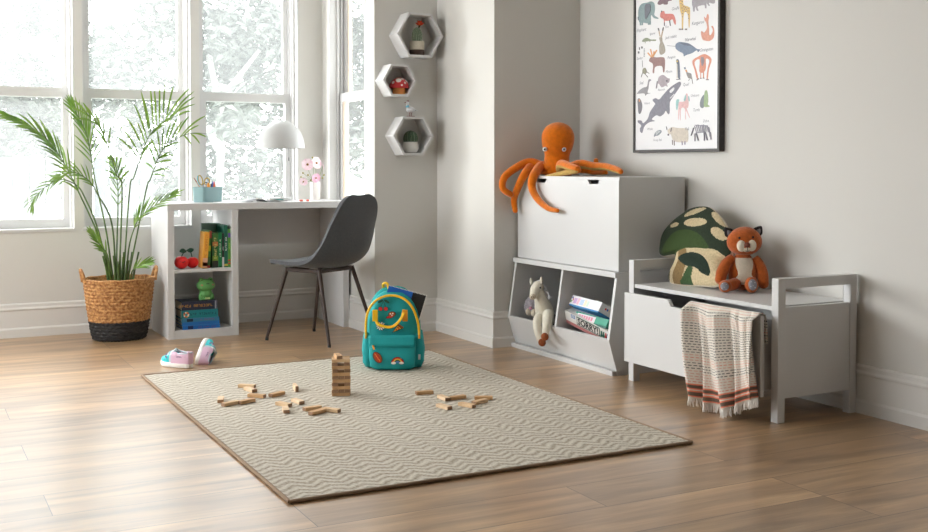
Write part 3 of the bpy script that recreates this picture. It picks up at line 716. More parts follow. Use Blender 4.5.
tag(recenter(b.build('felt_pen', [mat('pen_teal', (30, 130, 120), .4), mat('pen_teal_dark', (20, 90, 84), .4)], smooth=True)), 'short teal felt pen lying behind the open magazine', 'pen')
for i, (x, c, l) in enumerate(((2.128, (236, 120, 100), 'left of two small coral red erasers at the front of the desk by the lamp'), (2.172, (230, 100, 80), 'right of two small coral red erasers at the front of the desk by the lamp'))):
    tag(recenter(MB().box(x, x+.02-.006*i, 6.20, 6.215, TOP, TOP+.010, b=.002).build('eraser', mat('eraser_coral%d' % i, c, .5))), l, 'eraser', 'coral erasers')
# lamp
LX, LY = 2.085, 6.42
lamp = thing('desk_lamp', 'white dome table lamp with thin stem and pull chain, on the desk', 'lamp', (LX, LY, TOP))
LW_ = mat('lamp_white', (188, 188, 187), .4)
M = fr((LX, LY, TOP))
MB().lathe([(.062, 0), (.064, .004), (.064, .013), (.060, .017), (.012, .018), (.006, .024)], 40, M).build('base', LW_, lamp, smooth=True)
MB().lathe([(.0045, .02), (.0045, .42)], 12, M).build('stem', LW_, lamp, smooth=True)
pr_ = [(.1435*math.sin(t*PI/2/14), .320+.168*math.cos(t*PI/2/14)) for t in range(15)]
inn = [(max(r-.003, .0005), z-.003) for r, z in pr_][::-1]
MB().lathe([(max(r, .0005), z) for r, z in pr_]+[(.1435, .317), (.1405, .317)]+inn[1:], 48, M, cap=False).build('lamp_shade', LW_, lamp, smooth=True)
b = MB().lathe([(.002, .480), (.004, .489), (.004, .498), (.001, .502)], 12, M)
b.build('finial', mat('lamp_metal', (120, 118, 116), .3, .8), lamp, smooth=True)
b = MB().tube([(LX+.038, LY-.03, TOP+.335), (LX+.038, LY-.03, TOP+.262)], .0012, 6); b.tube([(LX+.038, LY-.03, TOP+.262), (LX+.038, LY-.03, TOP+.24)], .0035, 8); b.ball((LX+.038, LY-.03, TOP+.33), .005, 8)
b.build('pull_chain', MATS['lamp_metal'], lamp, smooth=True)
# vase with flowers
VX, VY = 2.305, 6.43
M = fr((VX, VY, TOP), R(6))
b = MB(); a = .026; t = .003
for k, (z, s_) in enumerate(()): pass
vs = [(x*s, y*s, z) for z, s in ((0, .94), (.10, 1), (.112, 1.02), (.112, .86), (.01, .8)) for x, y in rbox(a, a, .006, 3)]
n = 16; fs = [list(range(n-1, -1, -1))]+[(j*n+i, j*n+(i+1) % n, (j+1)*n+(i+1) % n, (j+1)*n+i) for j in range(4) for i in range(n)]+[[4*n+i for i in range(n)]]
tag(recenter(MB().add([M @ Vector(v) for v in vs], fs).build('flower_vase', mat('vase_white', (214, 208, 204), .3), smooth=True)), 'square white ceramic vase holding pink flowers, on the desk', 'vase')
PET = mat('petal_pink', (246, 226, 232), .7, c2=(236, 200, 214), vscale=60)
GST = mat('flower_stem', (120, 148, 70), .6); CEN = mat('flower_centre', (150, 110, 40), .8, bump=.6, bscale=600); BUD = mat('flower_bud', (150, 140, 50), .7)
def flower(u, v, y, label, r=.03, face=(-.2, -1, .2), tone=PET):
    c = at(u, v, 'y', y); root = Vector((VX+(c.x-VX)*.15, VY, TOP+.06))
    t = thing('cosmos_flower', label, 'flower', root, 0, 'pink cosmos flowers in the vase')
    MB().tube(spline([root, Vector((VX+(c.x-VX)*.3, VY-.004, TOP+.115)), c+Vector((0, .012, -.012)), c], 6), .0012, 5).build('stem', GST, t)
    z = Vector(face).normalized(); x = z.orthogonal().normalized(); yv = z.cross(x)
    Mf = basis(c, x, yv, z); b = MB()
    for k in range(8):
        a = 2*PI*k/8; rr = Matrix.Rotation(a, 4, 'Z'); pts = []
        g = [[(s*r, w_*r*(.12+.34*math.sin(PI*min(1, s*.62))), .15*r*(s**2)*(1 if k % 2 else .6)-abs(w_)*.05*r) for w_ in (-1, -.4, .4, 1)] for s in (.1, .4, .7, .92, 1)]
        b.sheet(g, 0, Mf@rr)
    b.build('petals', tone, t, smooth=True)
    MB().ball((0, 0, .002), (r*.2, r*.2, r*.13), 10, Mf).build('flower_centre', CEN, t, smooth=True)
flower(307.5, 164.5, 6.42, 'large pink cosmos flower facing forward at the upper left of the vase', .036)
flower(316.5, 163, 6.44, 'large pink cosmos flower at the top right with a brown centre', .036, (.3, -1, .3))
flower(316, 178, 6.38, 'deeper pink cosmos flower low at the front of the vase rim', .028, (.1, -1, -.2), mat('petal_deep', (240, 196, 214), .7, c2=(226, 160, 190), vscale=60))
flower(303.5, 181.5, 6.41, 'pale pink cosmos flower drooping left below the rim of the vase', .026, (-.5, -.8, -.5))
flower(323, 166, 6.45, 'small pink cosmos flower turned away at the far right', .022, (1, -.3, .2))
for u, v, l in ((312.5, 157.5, 'tallest green flower bud above the pink blooms'), (303, 173, 'green flower bud left of the vase, the higher one'), (301, 177, 'green flower bud at the far left of the bouquet'), (308, 175, 'round green bud above the vase rim, left of centre'), (324, 175, 'green flower bud on the right side of the bouquet'), (322.5, 178, 'lower green bud on the right side of the bouquet'), (311, 180, 'small green bud right against the vase rim')):
    c = at(u, v, 'y', 6.42); root = Vector((VX+(c.x-VX)*.15, VY, TOP+.06)); b = MB()
    b.tube(spline([root, Vector((VX+(c.x-VX)*.3, VY-.004, TOP+.115)), c], 6), .001, 5); b.m(1).ball(c, .0055, 8)
    tag(recenter(b.build('flower_bud', [GST, BUD], smooth=True)), l, 'flower bud', 'flower buds in the vase')
# ------------------------------------------------------------------ desk shelf, upper
SH = .3905
def txt_on(b, s, size, o, x, z_, sc=1.0, shear=0):
    x = Vector(x).normalized(); z_ = Vector(z_).normalized(); y = z_.cross(x)
    M = basis(o, x, y, z_)
    return b.glyphs(len(s), size, M@Matrix.Diagonal((sc, 1, 1, 1)), len(s)+ord(s[0]))
PAGE = mat('book_pages', (226, 218, 200), .8, bump=.3, bscale=400)
def book(x0, x1, h, d, c, label, y=6.165, tilt=0, title=None, tc=(235, 235, 225), marks=(), base_z=SH, group='books standing on the desk shelf', title_size=None, rz=0):
    "upright book, spine to the front"
    t = thing('book', label, 'book', ((x0+x1)/2, y, base_z), 0, group); t.rotation_euler = (0, tilt, rz); t.location.z += abs(math.sin(tilt))*(x1-x0)/2
    w = x1-x0; M = wmat(t); m = mat('cover_%s' % (c,), c, .45); b = MB(); e = min(.0022, w*.2)
    b.box(-w/2, -w/2+e, 0, d, 0, h, M); b.box(w/2-e, w/2, 0, d, 0, h, M); b.box(-w/2+e, w/2-e, 0, e, 0, h, M)
    mats = [m]; k = 1
    for z0, z1, mc in marks:
        b.m(k).box(-w/2+.0005, w/2-.0005, -.0006, 0, z0*h, z1*h, M); mats.append(mat('mark_%s' % (mc,), mc, .5)); k += 1
    if title:
        b.m(k); mats.append(mat('ink_%s' % (tc,), tc, .5))
        txt_on(b, title, title_size or w*.62, M @ Vector((0, -.0012, h*.55)), M.to_3x3()@Vector((0, 0, -1)), M.to_3x3()@Vector((0, -1, 0)))
    b.build('cover', mats, t)
    MB().box(-w/2+e, w/2-e, e, d-.003, .003, h-.003, M).build('pages', PAGE, t)
    return t
book(1.531, 1.560, .205, .10, (232, 168, 62), 'thick yellow orange book leaning right, leftmost of the shelf books', tilt=R(4.5), title='little stories', tc=(200, 120, 50), marks=((.02, .28, (225, 170, 140)), (.05, .16, (190, 60, 50))), y=6.155, title_size=.018)
book(1.5625, 1.5785, .212, .16, (74, 140, 60), 'thin lime green book with red top, leaning beside the yellow book', tilt=R(3.4), marks=((.8, .99, (190, 90, 80)), (.1, .3, (50, 90, 40)), (.45, .6, (190, 190, 60)), (.0, .07, (180, 40, 40))))
book(1.5935, 1.626, .2, .15, (44, 96, 50), 'dark green book with brown lower spine, right of the leaning books', title='WILD ANIMALS', tc=(210, 200, 120), marks=((0, .2, (40, 40, 36)), (.2, .34, (120, 150, 60)), (.62, .74, (190, 120, 70)), (.76, .98, (70, 120, 60))))
book(1.6275, 1.648, .2, .15, (24, 120, 70), 'mid green book with white lettering between two darker books', title='THE SEA OTTER', tc=(225, 235, 220), marks=((0, .05, (20, 90, 50)),))
book(1.649, 1.6605, .196, .15, (34, 40, 38), 'thin black book squeezed between the green books', title='NIGHT', tc=(225, 225, 225), marks=((0, .3, (200, 200, 195)),))
book(1.6615, 1.682, .242, .17, (26, 96, 76), 'tallest dark green book with white lettering on its spine', title='THE GARDEN', tc=(235, 240, 235), marks=((.03, .08, (200, 180, 80)),))
book(1.683, 1.6985, .218, .16, (88, 148, 62), 'light green book with purple mark, rightmost against the divider', title='MEADOW', tc=(200, 220, 120), marks=((.78, .9, (110, 80, 160)), (.08, .12, (190, 60, 50)), (.16, .2, (190, 60, 50))))
t = thing('book', 'wide pale teal book standing behind the green books', 'book', (1.625, 6.345, SH), 0, 'books standing on the desk shelf')
MB().box(1.575, 1.68, 6.337, 6.339, SH, SH+.246).box(1.575, 1.68, 6.353, 6.355, SH, SH+.246).box(1.678, 1.68, 6.339, 6.353, SH, SH+.246).build('cover', mat('cover_teal_pale', (136, 172, 166), .5), t)
MB().box(1.578, 1.678, 6.339, 6.353, SH+.003, SH+.243).build('pages', PAGE, t)
# cherry toy
CR = mat('cherry_red', (226, 34, 36), .35, spec=.4)
ct = thing('cherry_figure', 'red double cherry toy with smiling face and dark green leaves', 'toy', (1.45, 6.19, SH))
for x, y, r, nm in ((1.422, 6.185, .0395, 'cherry'), (1.490, 6.21, .0345, 'cherry')):
    b = MB(); b.ball((x, y, SH+r*.93), (r, r, r*.94), 22, fn=lambda d: (d.x, d.y, d.z-(.12 if d.z > .9 else 0)*((d.z-.9)/.1)))
    if x < 1.45:
        b.m(1)
        for s_ in (-1, 1): b.tube([(x+s_*.012-.006+k*.003, y-r*1.03, SH+r*1.12-abs(k-1)*.0012) for k in range(3)], .0022, 5)
        b.tube([(x-.005+k*.0025, y-r*1.04, SH+r*.98+abs(k-2)**2*.0007) for k in range(5)], .0022, 5)
    b.build(nm, [CR, mat('face_ink', (40, 20, 20), .5)], ct, smooth=True)
b = MB(); GD = mat('leaf_dark', (22, 74, 52), .45)
b.tube(spline([(1.424, 6.19, SH+.068), (1.432, 6.19, SH+.085), (1.448, 6.19, SH+.1), (1.466, 6.19, SH+.1), (1.478, 6.19, SH+.085), (1.484, 6.195, SH+.065)], 4), .0028, 7)
b.build('stalk', GD, ct, smooth=True)
for s_, x in ((-1, 1.432), (1, 1.474)):
    g = [[(x+s_*(-.018+.036*t)*1+0, 6.188+w_*.004, SH+.1+w_*.0125*math.sin(PI*min(1, t*.9+.06))+.004*t) for w_ in (-1, -.3, .3, 1)] for t in [k/8 for k in range(9)]]
    MB().sheet(g, .005).build('leaf', GD, ct, smooth=True)
# ------------------------------------------------------------------ desk shelf, lower stack
def flat_book(x0, x1, y0, d, z, h, c, label, title, tc, rz=0, marks=(), size=None, off=0):
    t = thing('book', label, 'book', ((x0+x1)/2, y0+d/2, z), rz, 'books stacked in the lower desk cell')
    M = wmat(t); w = x1-x0; m = mat('cover_%s' % (c,), c, .45); e = .002; b = MB()
    b.box(-w/2, w/2, -d/2, d/2, 0, e, M); b.box(-w/2, w/2, -d/2, d/2, h-e, h, M); b.box(-w/2, w/2, -d/2, -d/2+e, e, h-e, M)
    mats = [m]; k = 1
    for u0, u1, mc in marks:
        b.m(k).box(-w/2+u0*w, -w/2+u1*w, -d/2-.0008, -d/2, .002, h-.002, M); mats.append(mat('mark_%s' % (mc,), mc, .5)); k += 1
    b.m(k); mats.append(mat('ink_%s' % (tc,), tc, .5)); txt_on(b, title, size or h*.5, M @ Vector((off*w, -d/2-.0014, h*.5)), M.to_3x3()@Vector((1, 0, 0)), M.to_3x3()@Vector((0, -1, 0)), 1.1)
    b.build('cover', mats, t)
    MB().box(-w/2+.003, w/2-.003, -d/2+e, d/2-.003, e, h-e, M).build('pages', PAGE, t)
    return z+h+.0003
z = .0485
z = flat_book(1.418, 1.630, 6.150, .15, z, .0215, (30, 104, 178), 'bright blue book, lowest of the stack in the desk', 'I SURVIVED TWO', (120, 60, 100), 0, ((.14, .28, (24, 40, 80)),), off=.15)
z = flat_book(1.415, 1.628, 6.153, .15, z, .0200, (36, 112, 184), 'blue book without dark panel, second from the bottom of the stack', 'MARK STONE', (60, 80, 160), 0, off=.1)
z = flat_book(1.412, 1.627, 6.150, .15, z, .0205, (58, 124, 160), 'grey blue book just under the thick teal book', 'BRIGHT RIVERS', (150, 70, 110), 0, ((.14, .3, (30, 44, 60)),), off=.17)
z = flat_book(1.414, 1.622, 6.155, .155, z, .045, (26, 128, 134), 'thick teal book with a round flower emblem on its spine', 'LONG JOURNEY', (20, 60, 80), R(-1), size=.018, off=.1)
t_ = COL.objects[-2] if False else None
b = MB(); zc_ = z-.024
for k in range(10):
    a = 2*PI*k/10; b.m(k % 3).ball((1.440+.012*math.cos(a), 6.1535, zc_+.012*math.sin(a)), (.005, .0012, .005), 8)
b.m(3).ball((1.440, 6.153, zc_), (.006, .0014, .006), 8)
tb = [o for o in COL.objects if o.get('label', '').startswith('thick teal book')][0]
b.build('emblem', [mat('em_white', (235, 225, 205), .5), mat('em_red', (200, 70, 60), .5), mat('em_gold', (220, 160, 70), .5), mat('em_teal', (60, 150, 150), .5)], tb, label='round red and cream flower emblem')
z = flat_book(1.412, 1.616, 6.155, .155, z, .049, (34, 38, 62), 'thick navy book with orange lettering, topmost of the stack under the frog', 'THE WILD ISLAND', (200, 140, 60), R(1), ((.93, .97, (150, 150, 160)),), size=.02, off=-.06)
# frog
FG = mat('frog_green', (104, 170, 96), .5)
fg = thing('frog_figure', 'green frog toy with pink cheeks sitting on the stacked books', 'toy', (1.566, 6.215, z)); Mf = fr((1.566, 6.215, z), R(4))@Matrix.Diagonal((1.1, 1, 1, 1))
b = MB(); b.ball((0, 0, .032), (.034, .03, .034), 20, Mf); b.ball((-.03, -.01, .016), (.012, .014, .02), 12, Mf); b.ball((.03, -.01, .016), (.012, .014, .02), 12, Mf)
b.ball((-.015, -.022, .008), (.012, .012, .009), 12, Mf); b.ball((.015, -.022, .008), (.012, .012, .009), 12, Mf)
b.build('body', FG, fg, smooth=True)
b = MB(); b.ball((0, -.002, .082), (.049, .037, .036), 24, Mf); b.ball((-.024, -.002, .112), (.014, .013, .013), 14, Mf); b.ball((.024, -.002, .112), (.014, .013, .013), 14, Mf)
b.m(1); b.ball((-.024, -.0135, .113), (.0035, .0025, .0035), 8, Mf); b.ball((.024, -.0135, .113), (.0035, .0025, .0035), 8, Mf)
b.tube([Mf @ Vector((x, -.0385+abs(x)*.1, .093)) for x in (-.008, -.003, .003, .008)], .0022, 6)
b.m(2); b.ball((-.027, -.030, .086), (.0075, .004, .0045), 10, Mf); b.ball((.027, -.030, .086), (.0065, .004, .0045), 10, Mf)
b.build('head', [FG, mat('frog_ink', (26, 32, 24), .5), mat('frog_cheek', (222, 110, 100), .6)], fg, smooth=True)
MB().box(-.013, .013, -.034, -.03, .004, .016, Mf, b=.001).build('tag_plate', mat('frog_plate', (180, 196, 130), .6), fg)
# ------------------------------------------------------------------ wooden blocks
WB = [mat('block_wood_a', (222, 190, 150), .6, c2=(206, 170, 128), vscale=30), mat('block_wood_b', (208, 168, 122), .6, c2=(188, 146, 100), vscale=30), mat('block_wood_c', (232, 206, 172), .6, c2=(216, 184, 146), vscale=30)]
BL, BW, BT = .075, .0247, .0139
BEND = mat('block_end', (158, 124, 96), .7, c2=(136, 104, 78), vscale=60)
bme = []
for m_ in WB:
    o_ = MB().box(-BL/2, BL/2, -BW/2, BW/2, 0, BT, b=.0012).build('wooden_block', [m_, BEND])
    for pl in o_.data.polygons:
        if abs(pl.normal.x) > .7: pl.material_index = 1
    bme.append(o_.data); bpy.data.objects.remove(o_)
def block(x, y, z, rz, label, group, m=0, side=0):
    o = bpy.data.objects.new('wooden_block', bme[m]); COL.objects.link(o); o.location = (x, y, z); o.rotation_euler = (side, 0, rz)
    return tag(o, label, 'block', group)
tc_ = Vector((1.655, 4.303)); TA = -R(20)
ux, uy = Vector((math.cos(TA), math.sin(TA))), Vector((-math.sin(TA), math.cos(TA)))
z = RZ; rb = random.Random(3)
ordn = ['bottom', 'second', 'third', 'fourth', 'fifth', 'sixth', 'seventh', 'eighth', 'ninth', 'tenth', 'eleventh', 'top']
pos3 = {-1: 'left', 0: 'middle', 1: 'right'}; posf = {-1: 'front', 0: 'middle', 1: 'back'}
for lv in range(12):
    ends = lv % 2 == 1
    ks = (-1, 0, 1)
    if lv in (3, 7, 9): ks = (-1, 1)
    if lv == 11: ks = (-1, )
    for k in ks:
        j = rb.uniform(-.002, .002)
        if ends: p = tc_+ux*(k*.0252)+uy*j; a = TA+PI/2
        else: p = tc_+uy*(k*.0252)+ux*j; a = TA
        w = pos3[k]+' block, end towards the viewer,' if ends else posf[k]+' block lying crosswise'
        if lv == 11: lab = 'single loose wooden block on the very top of the block tower'; p = tc_-ux*.012; a = TA+PI/2+.1
        else: lab = '%s in the %s layer of the wooden block tower' % (w, ordn[lv])
        block(p.x, p.y, z, a+rb.uniform(-.05, .05), lab, 'blocks of the tower', rb.choice([0, 1, 1]) )
    z += BT+.0002
def sblock(u0, v0, u1, v1, label, m=0, z=RZ, side=False, ang=None):
    h = BW if side else BT
    a, c = at(u0, v0, 'z', z+h*.5), at(u1, v1, 'z', z+h*.5)
    mid = (a+c)/2; rz = ang if ang is not None else math.atan2(c.y-a.y, c.x-a.x)
    return block(mid.x, mid.y, z+(BW/2 if side else 0), rz, label, 'loose blocks on the rug', m, PI/2 if side else 0)
sblock(239.3, 385.5, 254.5, 386.2, 'loose block farthest back in the left cluster, lying behind a crossing block', 0)
sblock(245.5, 388, 255, 391, 'loose block slanting to the right in front of the farthest left cluster block', 2)
sblock(248.5, 395, 265, 396.2, 'loose block lying lengthwise in the middle of the left cluster', 1)
sblock(269.5, 395.8, 284, 392.3, 'loose block tilted upward right, in the gap between the two left groups', 1)
sblock(294, 386, 294, 389, 'small upright edge-on block standing alone left of the tower', 2, side=True, ang=PI/2-.17)
sblock(219.5, 401, 222, 398, 'loose block pointing away at the far left end of the blocks', 2, ang=PI/2-.3)
sblock(223, 404.8, 238, 401.8, 'leftmost long block of the front row, lying against the far left end block', 0)
sblock(239, 402.8, 254, 399.6, 'second long block of the left front row', 1)
sblock(277, 402.8, 290.5, 405.5, 'loose block lying behind the pale end-on block in the centre group', 0)
sblock(283.5, 412, 288, 407.5, 'pale block end-on to the viewer in front of the centre group', 2, ang=PI/2-.25)
sblock(292, 399, 303.5, 403.5, 'pale block slanting down right, centre of the loose blocks', 2)
sblock(305.5, 409, 319, 407, 'short looking block lying behind the slanted front block near the tower', 0)
sblock(309, 414, 325, 409.8, 'frontmost block near the tower, slanting up to the right', 1)
sblock(325.5, 409.2, 337, 410.6, 'rightmost block of the group in front of the tower', 0)
sblock(416.5, 393, 432, 391.8, 'single loose block nearest the backpack, left of the right cluster', 1)
sblock(439.5, 396, 448, 399.5, 'pale block slanting right at the left of the right cluster', 2)
sblock(450, 398.3, 464.5, 396.3, 'long block leading right from the slanting pale one', 1)
sblock(442, 405, 446, 408, 'pale block end-on to the viewer, frontmost of the right cluster', 2, ang=PI/2+.22)
sblock(459.5, 403.5, 474.5, 406.3, 'block slanting down to the right at the front right of the right cluster', 0)
sblock(475, 397.8, 492, 397.6, 'long block farthest back at the right end of the right cluster', 1)
sblock(473, 403.2, 486.5, 400, 'block slanting up right, crossing in front of the far right one', 0)
# ------------------------------------------------------------------ child's shoes
CY_ = mat('shoe_cyan', (44, 196, 206), .45); PKS = mat('shoe_pink', (214, 178, 200), .7, bump=.3, bscale=400); SW = mat('shoe_sole', (238, 236, 232), .6)
SIL = mat('shoe_silver', (186, 206, 212), .5); INN = mat('shoe_lining', (84, 108, 130), .9); DOT = mat('shoe_dots', (140, 50, 130), .5)
def loft(b, secs, n=20, cap=True):
    vs = [p for s_ in secs for p in s_]; n = len(secs[0])
    fs = [(i*n+k, i*n+(k+1) % n, (i+1)*n+(k+1) % n, (i+1)*n+k) for i in range(len(secs)-1) for k in range(n)]
    if cap: fs += [list(range(n-1, -1, -1)), [(len(secs)-1)*n+k for k in range(n)]]
    return b.add(vs, fs)
def make_shoe(label, M, mirror=1):
    t = thing('sneaker', label, 'shoe', (0, 0, 0), 0, "pair of child's sneakers"); t.matrix_basis = M
    L = .095
    def outline(s):  # half width along -1 (heel) .. 1 (toe)
        return .030*(1-abs(s)**3.2)**.5*(1+.16*math.sin((s+.1)*2.2))+.002
    st = [-1+2*i/22 for i in range(23)]; st[0] = -.995; st[-1] = .995
    b = MB(); secs = []
    for s in st:
        w = outline(s)*1.08+.002; x = s*L; lift = .007*max(0, s-.55)**1.2*2+.003*max(0, -s-.7)
        secs.append([(x, mirror*w*q, lift+zz) for q, zz in ((-.9, 0), (-1, .006), (-1, .018+.004*max(0, -s)), (-.9, .023), (.9, .023), (1, .018+.004*max(0, -s)), (1, .006), (.9, 0))])
    loft(b, secs); so = b.build('sole', SW, t, world=False, smooth=True, bevel=.0015)
    # upper: rows along the length, arch over the foot
    top = lambda s: (.030+.026*max(0, 1-((s-.62)/.42)**2)**.5*.55 if s > .62 else .0443+.026*math.sin(min(1, (.62-s)/.5)*PI/2)*1.0 if s > .0 else .0703 if s > -.2 else .0703-.006*math.sin(min(1, (-.2-s)/.3)*PI)+.006*max(0, -s-.7)*3)
    def ring_(s):
        w = outline(s); h = (top(s)+.004) if s < .62 else .021+.0235*max(0.02, 1-((s-.62)/.39)**2)**.5+.004; row = []
        for k in range(13):
            a = PI*k/12; c, si = math.cos(a), math.sin(a)
            row.append(Vector((s*L, mirror*w*math.copysign(abs(c)**.55, c), .020+(h-.020)*abs(si)**.7)))
        return row
    def upper(nm, s0, s1, m, n=10, k0=0, k1=12, th=.002):
        g = [ring_(s0+(s1-s0)*i/n)[k0:k1+1] for i in range(n+1)]
        return MB().sheet(g, th*mirror).build(nm, m, t, world=False, smooth=True)
    upper('toe_cap', .18, .985, CY_, 10)
    upper('vamp', -.02, .19, SIL, 7)
    upper('quarter', -.93, .05, PKS, 14, 0, 4, -.003); upper('quarter', -.93, .05, PKS, 14, 8, 12, -.003)
    hc = [[(-.915*L-.010*math.sin(PI*k/8)*(1-.25*z), mirror*.0185*math.cos(PI*k/8), .02+z*.046) for k in range(9)] for z in (0, .25, .5, .75, 1, 1.12)]
    MB().sheet(hc, .003).build('heel_counter', PKS, t, world=False, smooth=True)
    cl = [(s_*L, mirror*.021*(1 if i < 8 else -1), 0) for i, s_ in enumerate([0])]
    path = [Vector((-.05*L+.55*L*math.cos(a)-.38*L, mirror*.0225*math.sin(a), .064+.006*math.cos(a)**2)) for a in [2*PI*k/24 for k in range(25)]]
    MB().tube(path, .0035, 8).build('collar', SIL, t, world=False, smooth=True)
    MB().ball((-.42*L, 0, .038), (.045, .02, .016), 14).build('lining', INN, t, world=False, smooth=True)
    # straps over the tongue
    for s, r in ((.30, .0), (.10, .001)):
        g = []
        for i in range(3):
            rw = ring_(s+(i-1)*.055); g.append([p+Vector((0, 0, .003)) for p in rw[2:11]])
        MB().sheet(g, .0025*mirror).build('strap', SIL if s > .2 else mat('shoe_strap_white', (224, 228, 230), .5), t, world=False, smooth=True)
    b = MB(); b.tube([Vector((.06*L, mirror*yy, .068+.014*math.sin(PI*(yy+.014)/.028))) for yy in [-.014+.028*k/8 for k in range(9)]], .005, 8, flat=.4)
    b.build('tongue', CY_ if False else SIL, t, world=False, smooth=True)
    b = MB()
    for k, (s, a) in enumerate(((.42, 2), (.36, 3), (.44, 3.4), (.36, 1.4), (.42, 10), (.36, 9), (.44, 8.6), (.36, 10.6))):
        rw = ring_(s); p = rw[int(a)].lerp(rw[min(12, int(a)+1)], a-int(a)); b.ball(p+Vector((0, .0015*(1 if p.y > 0 else -1), .0015)), .0028, 8)
    b.build('dots', DOT, t, world=False, smooth=True)
    b = MB()
    for sg in (-1, 1):
        rw = ring_(-.45); p = rw[1 if sg*mirror > 0 else 11]; b.glyphs(7, .010, basis(p+Vector((0, sg*.0042, .012)), (-sg, 0, 0), (0, 0, 1), (0, sg, 0)), 5)
    b.build('lettering', mat('shoe_ink', (90, 50, 100), .6), t, world=False)
    return t
a0, a1 = at(160, 365.5, 'z', 0), at(193, 369.5, 'z', 0)
d = (a0-a1).normalized(); mid = (a0+a1)/2+Vector((.01, .025, 0))
make_shoe("child's cyan and pink sneaker standing upright on its sole, the left one", basis((mid.x, mid.y, .001), d, Vector((0, 0, 1)).cross(d), (0, 0, 1))@Matrix.Diagonal((.98, 1.1, 1.05, 1)))
# second shoe rolled on its side, toe up and away, sole to the left
c = at(206, 353, 'z', .045)
dx = Vector((.40, .62, .42)).normalized(); up_ = Vector((.86, -.42, .0)); up_ = (up_-dx*up_.dot(dx)).normalized(); yv = up_.cross(dx)
make_shoe("child's pink and cyan sneaker tipped on its side leaning on the upright one", basis(c-up_*.030, dx, yv, up_)@fr((0, 0, 0)))
# ------------------------------------------------------------------ backpack
TQ = mat('pack_teal', (22, 164, 166), .75, bump=.25, bscale=350, var=.12, vscale=14); YEL = mat('pack_yellow', (240, 190, 20), .5); ORG = mat('pack_orange', (226, 150, 30), .5)
bp0 = Vector((2.066, 4.70, RZ)); bang = math.atan2(-.46, .887)
bp = thing('backpack', 'turquoise backpack with yellow zip and food patches standing on the rug', 'backpack', bp0, bang); bp.scale = (1.035, 1, .985)
def se(a, n=3.4):
    c, s = math.cos(a), math.sin(a); return math.copysign(abs(c)**(2/n), c), math.copysign(abs(s)**(2/n), s)
def rings(levels, n=36, wob=0, cy=0):
    out = []
    for z, w, d, y in levels:
        out.append([Vector((w*se(2*PI*k/n)[0]+wob*math.sin(z*60+k), y+d*se(2*PI*k/n)[1]+wob*math.sin(z*90+k*1.3), z)) for k in range(n)])
    return out
b = MB(); lv = [(.0, .098, .055, .085), (.008, .116, .068, .085), (.05, .124, .076, .085), (.12, .127, .078, .085), (.19, .127, .074, .083), (.24, .122, .066, .08), (.28, .112, .058, .078), (.315, .098, .050, .077), (.345, .078, .042, .078), (.365, .052, .032, .08), (.374, .02, .015, .082)]
loft(b, rings(lv, wob=.0012)); b.build('main_bag', TQ, bp, world=False, smooth='all')
b = MB(); lv = [(.298, .112, .03, .125), (.33, .1, .028, .122), (.36, .08, .024, .12), (.382, .05, .018, .12), (.39, .02, .01, .12)]
loft(b, rings([(.02, .1, .02, .15), (.15, .12, .03, .142)]+lv, wob=.001)); b.build('back_panel', TQ, bp, world=False, smooth='all')
# front pocket
b = MB(); lv = [(.004, .082, .018, .008), (.015, .101, .03, .008), (.06, .106, .036, .008), (.11, .106, .034, .008), (.15, .104, .028, .01), (.162, .1, .02, .014), (.166, .09, .01, .02)]
loft(b, rings(lv, wob=.0014)); b.build('front_pocket', TQ, bp, world=False, smooth='all')
g = [[(x, -.024-.004*math.cos(x*14)-.003*(1-t)+.006*t, .118+.052*t) for x in [-.106+.212*i/16 for i in range(17)]] for t in (0, .3, .7, 1)]
MB().sheet(g, -.004).build('pocket_flap', TQ, bp, world=False, smooth='all')
b = MB().tube(spline([(-.085, -.034, .124), (-.083, -.037, .115), (-.08, -.038, .105)], 4), .0042, 8); b.build('zip_pull', ORG, bp, world=False, smooth=True)
# side pockets
for s_ in (-1, 1):
    b = MB(); lv = [(.005, .016, .04, .085), (.03, .028, .058, .085), (.09, .032, .062, .085), (.15, .026, .062, .085), (.172, .022, .06, .085), (.178, .012, .05, .085)]
    rr = [[Vector((p.x+s_*.112, p.y, p.z)) for p in q] for q in rings(lv, wob=.002)]
    loft(b, rr); b.build('side_pocket', TQ, bp, world=False, smooth='all')
# main zip: arc over the front
arc = [(-.121, .028, .165), (-.121, .026, .23), (-.108, .023, .288), (-.078, .024, .33), (-.035, .032, .352), (.015, .034, .354), (.06, .028, .335), (.092, .023, .297), (.112, .022, .245), (.12, .024, .2), (.121, .024, .168)]
arc = [(x, y-.013, z_) for x, y, z_ in arc]
MB().tube(spline(arc, 6), .0058, 8).build('main_zip', YEL, bp, world=False, smooth=True)
MB().tube([(-.121, .012, .165), (-.123, .012, .15)], .005, 8).tube([(.121, .012, .168), (.122, .01, .15)], .005, 8).build('zip_end', ORG, bp, world=False, smooth=True)
MB().tube(spline([(-.075, .005, .258), (-.066, -.012, .225), (-.03, -.022, .212), (.0, -.021, .212), (.025, -.02, .23), (.045, -.012, .258), (.052, .003, .29)], 8), .0075, 10, flat=.55).build('handle', YEL, bp, world=False, smooth=True)
for x in (-.078, .058): MB().box(x-.012, x+.012, -.0085, .003, .235, .29, b=.002).build('handle_tab', YEL if x < 0 else ORG, bp, world=False)
MB().tube(spline([(-.045, .12, .37), (-.05, .11, .40), (-.03, .1, .405), (-.02, .1, .37)], 5), .006, 8).build('hang_loop', YEL, bp, world=False, smooth=True)
MB().box(.118, .128, -.0, .003, .05, .075).build('care_label', mat('label_grey', (190, 190, 190), .6), bp, world=False)
def patch(nm, cx, cz, y, draw, label):
    b = MB(); mats = draw(b, cx, cz, y); return b.build(nm, mats, bp, world=False, label=label)
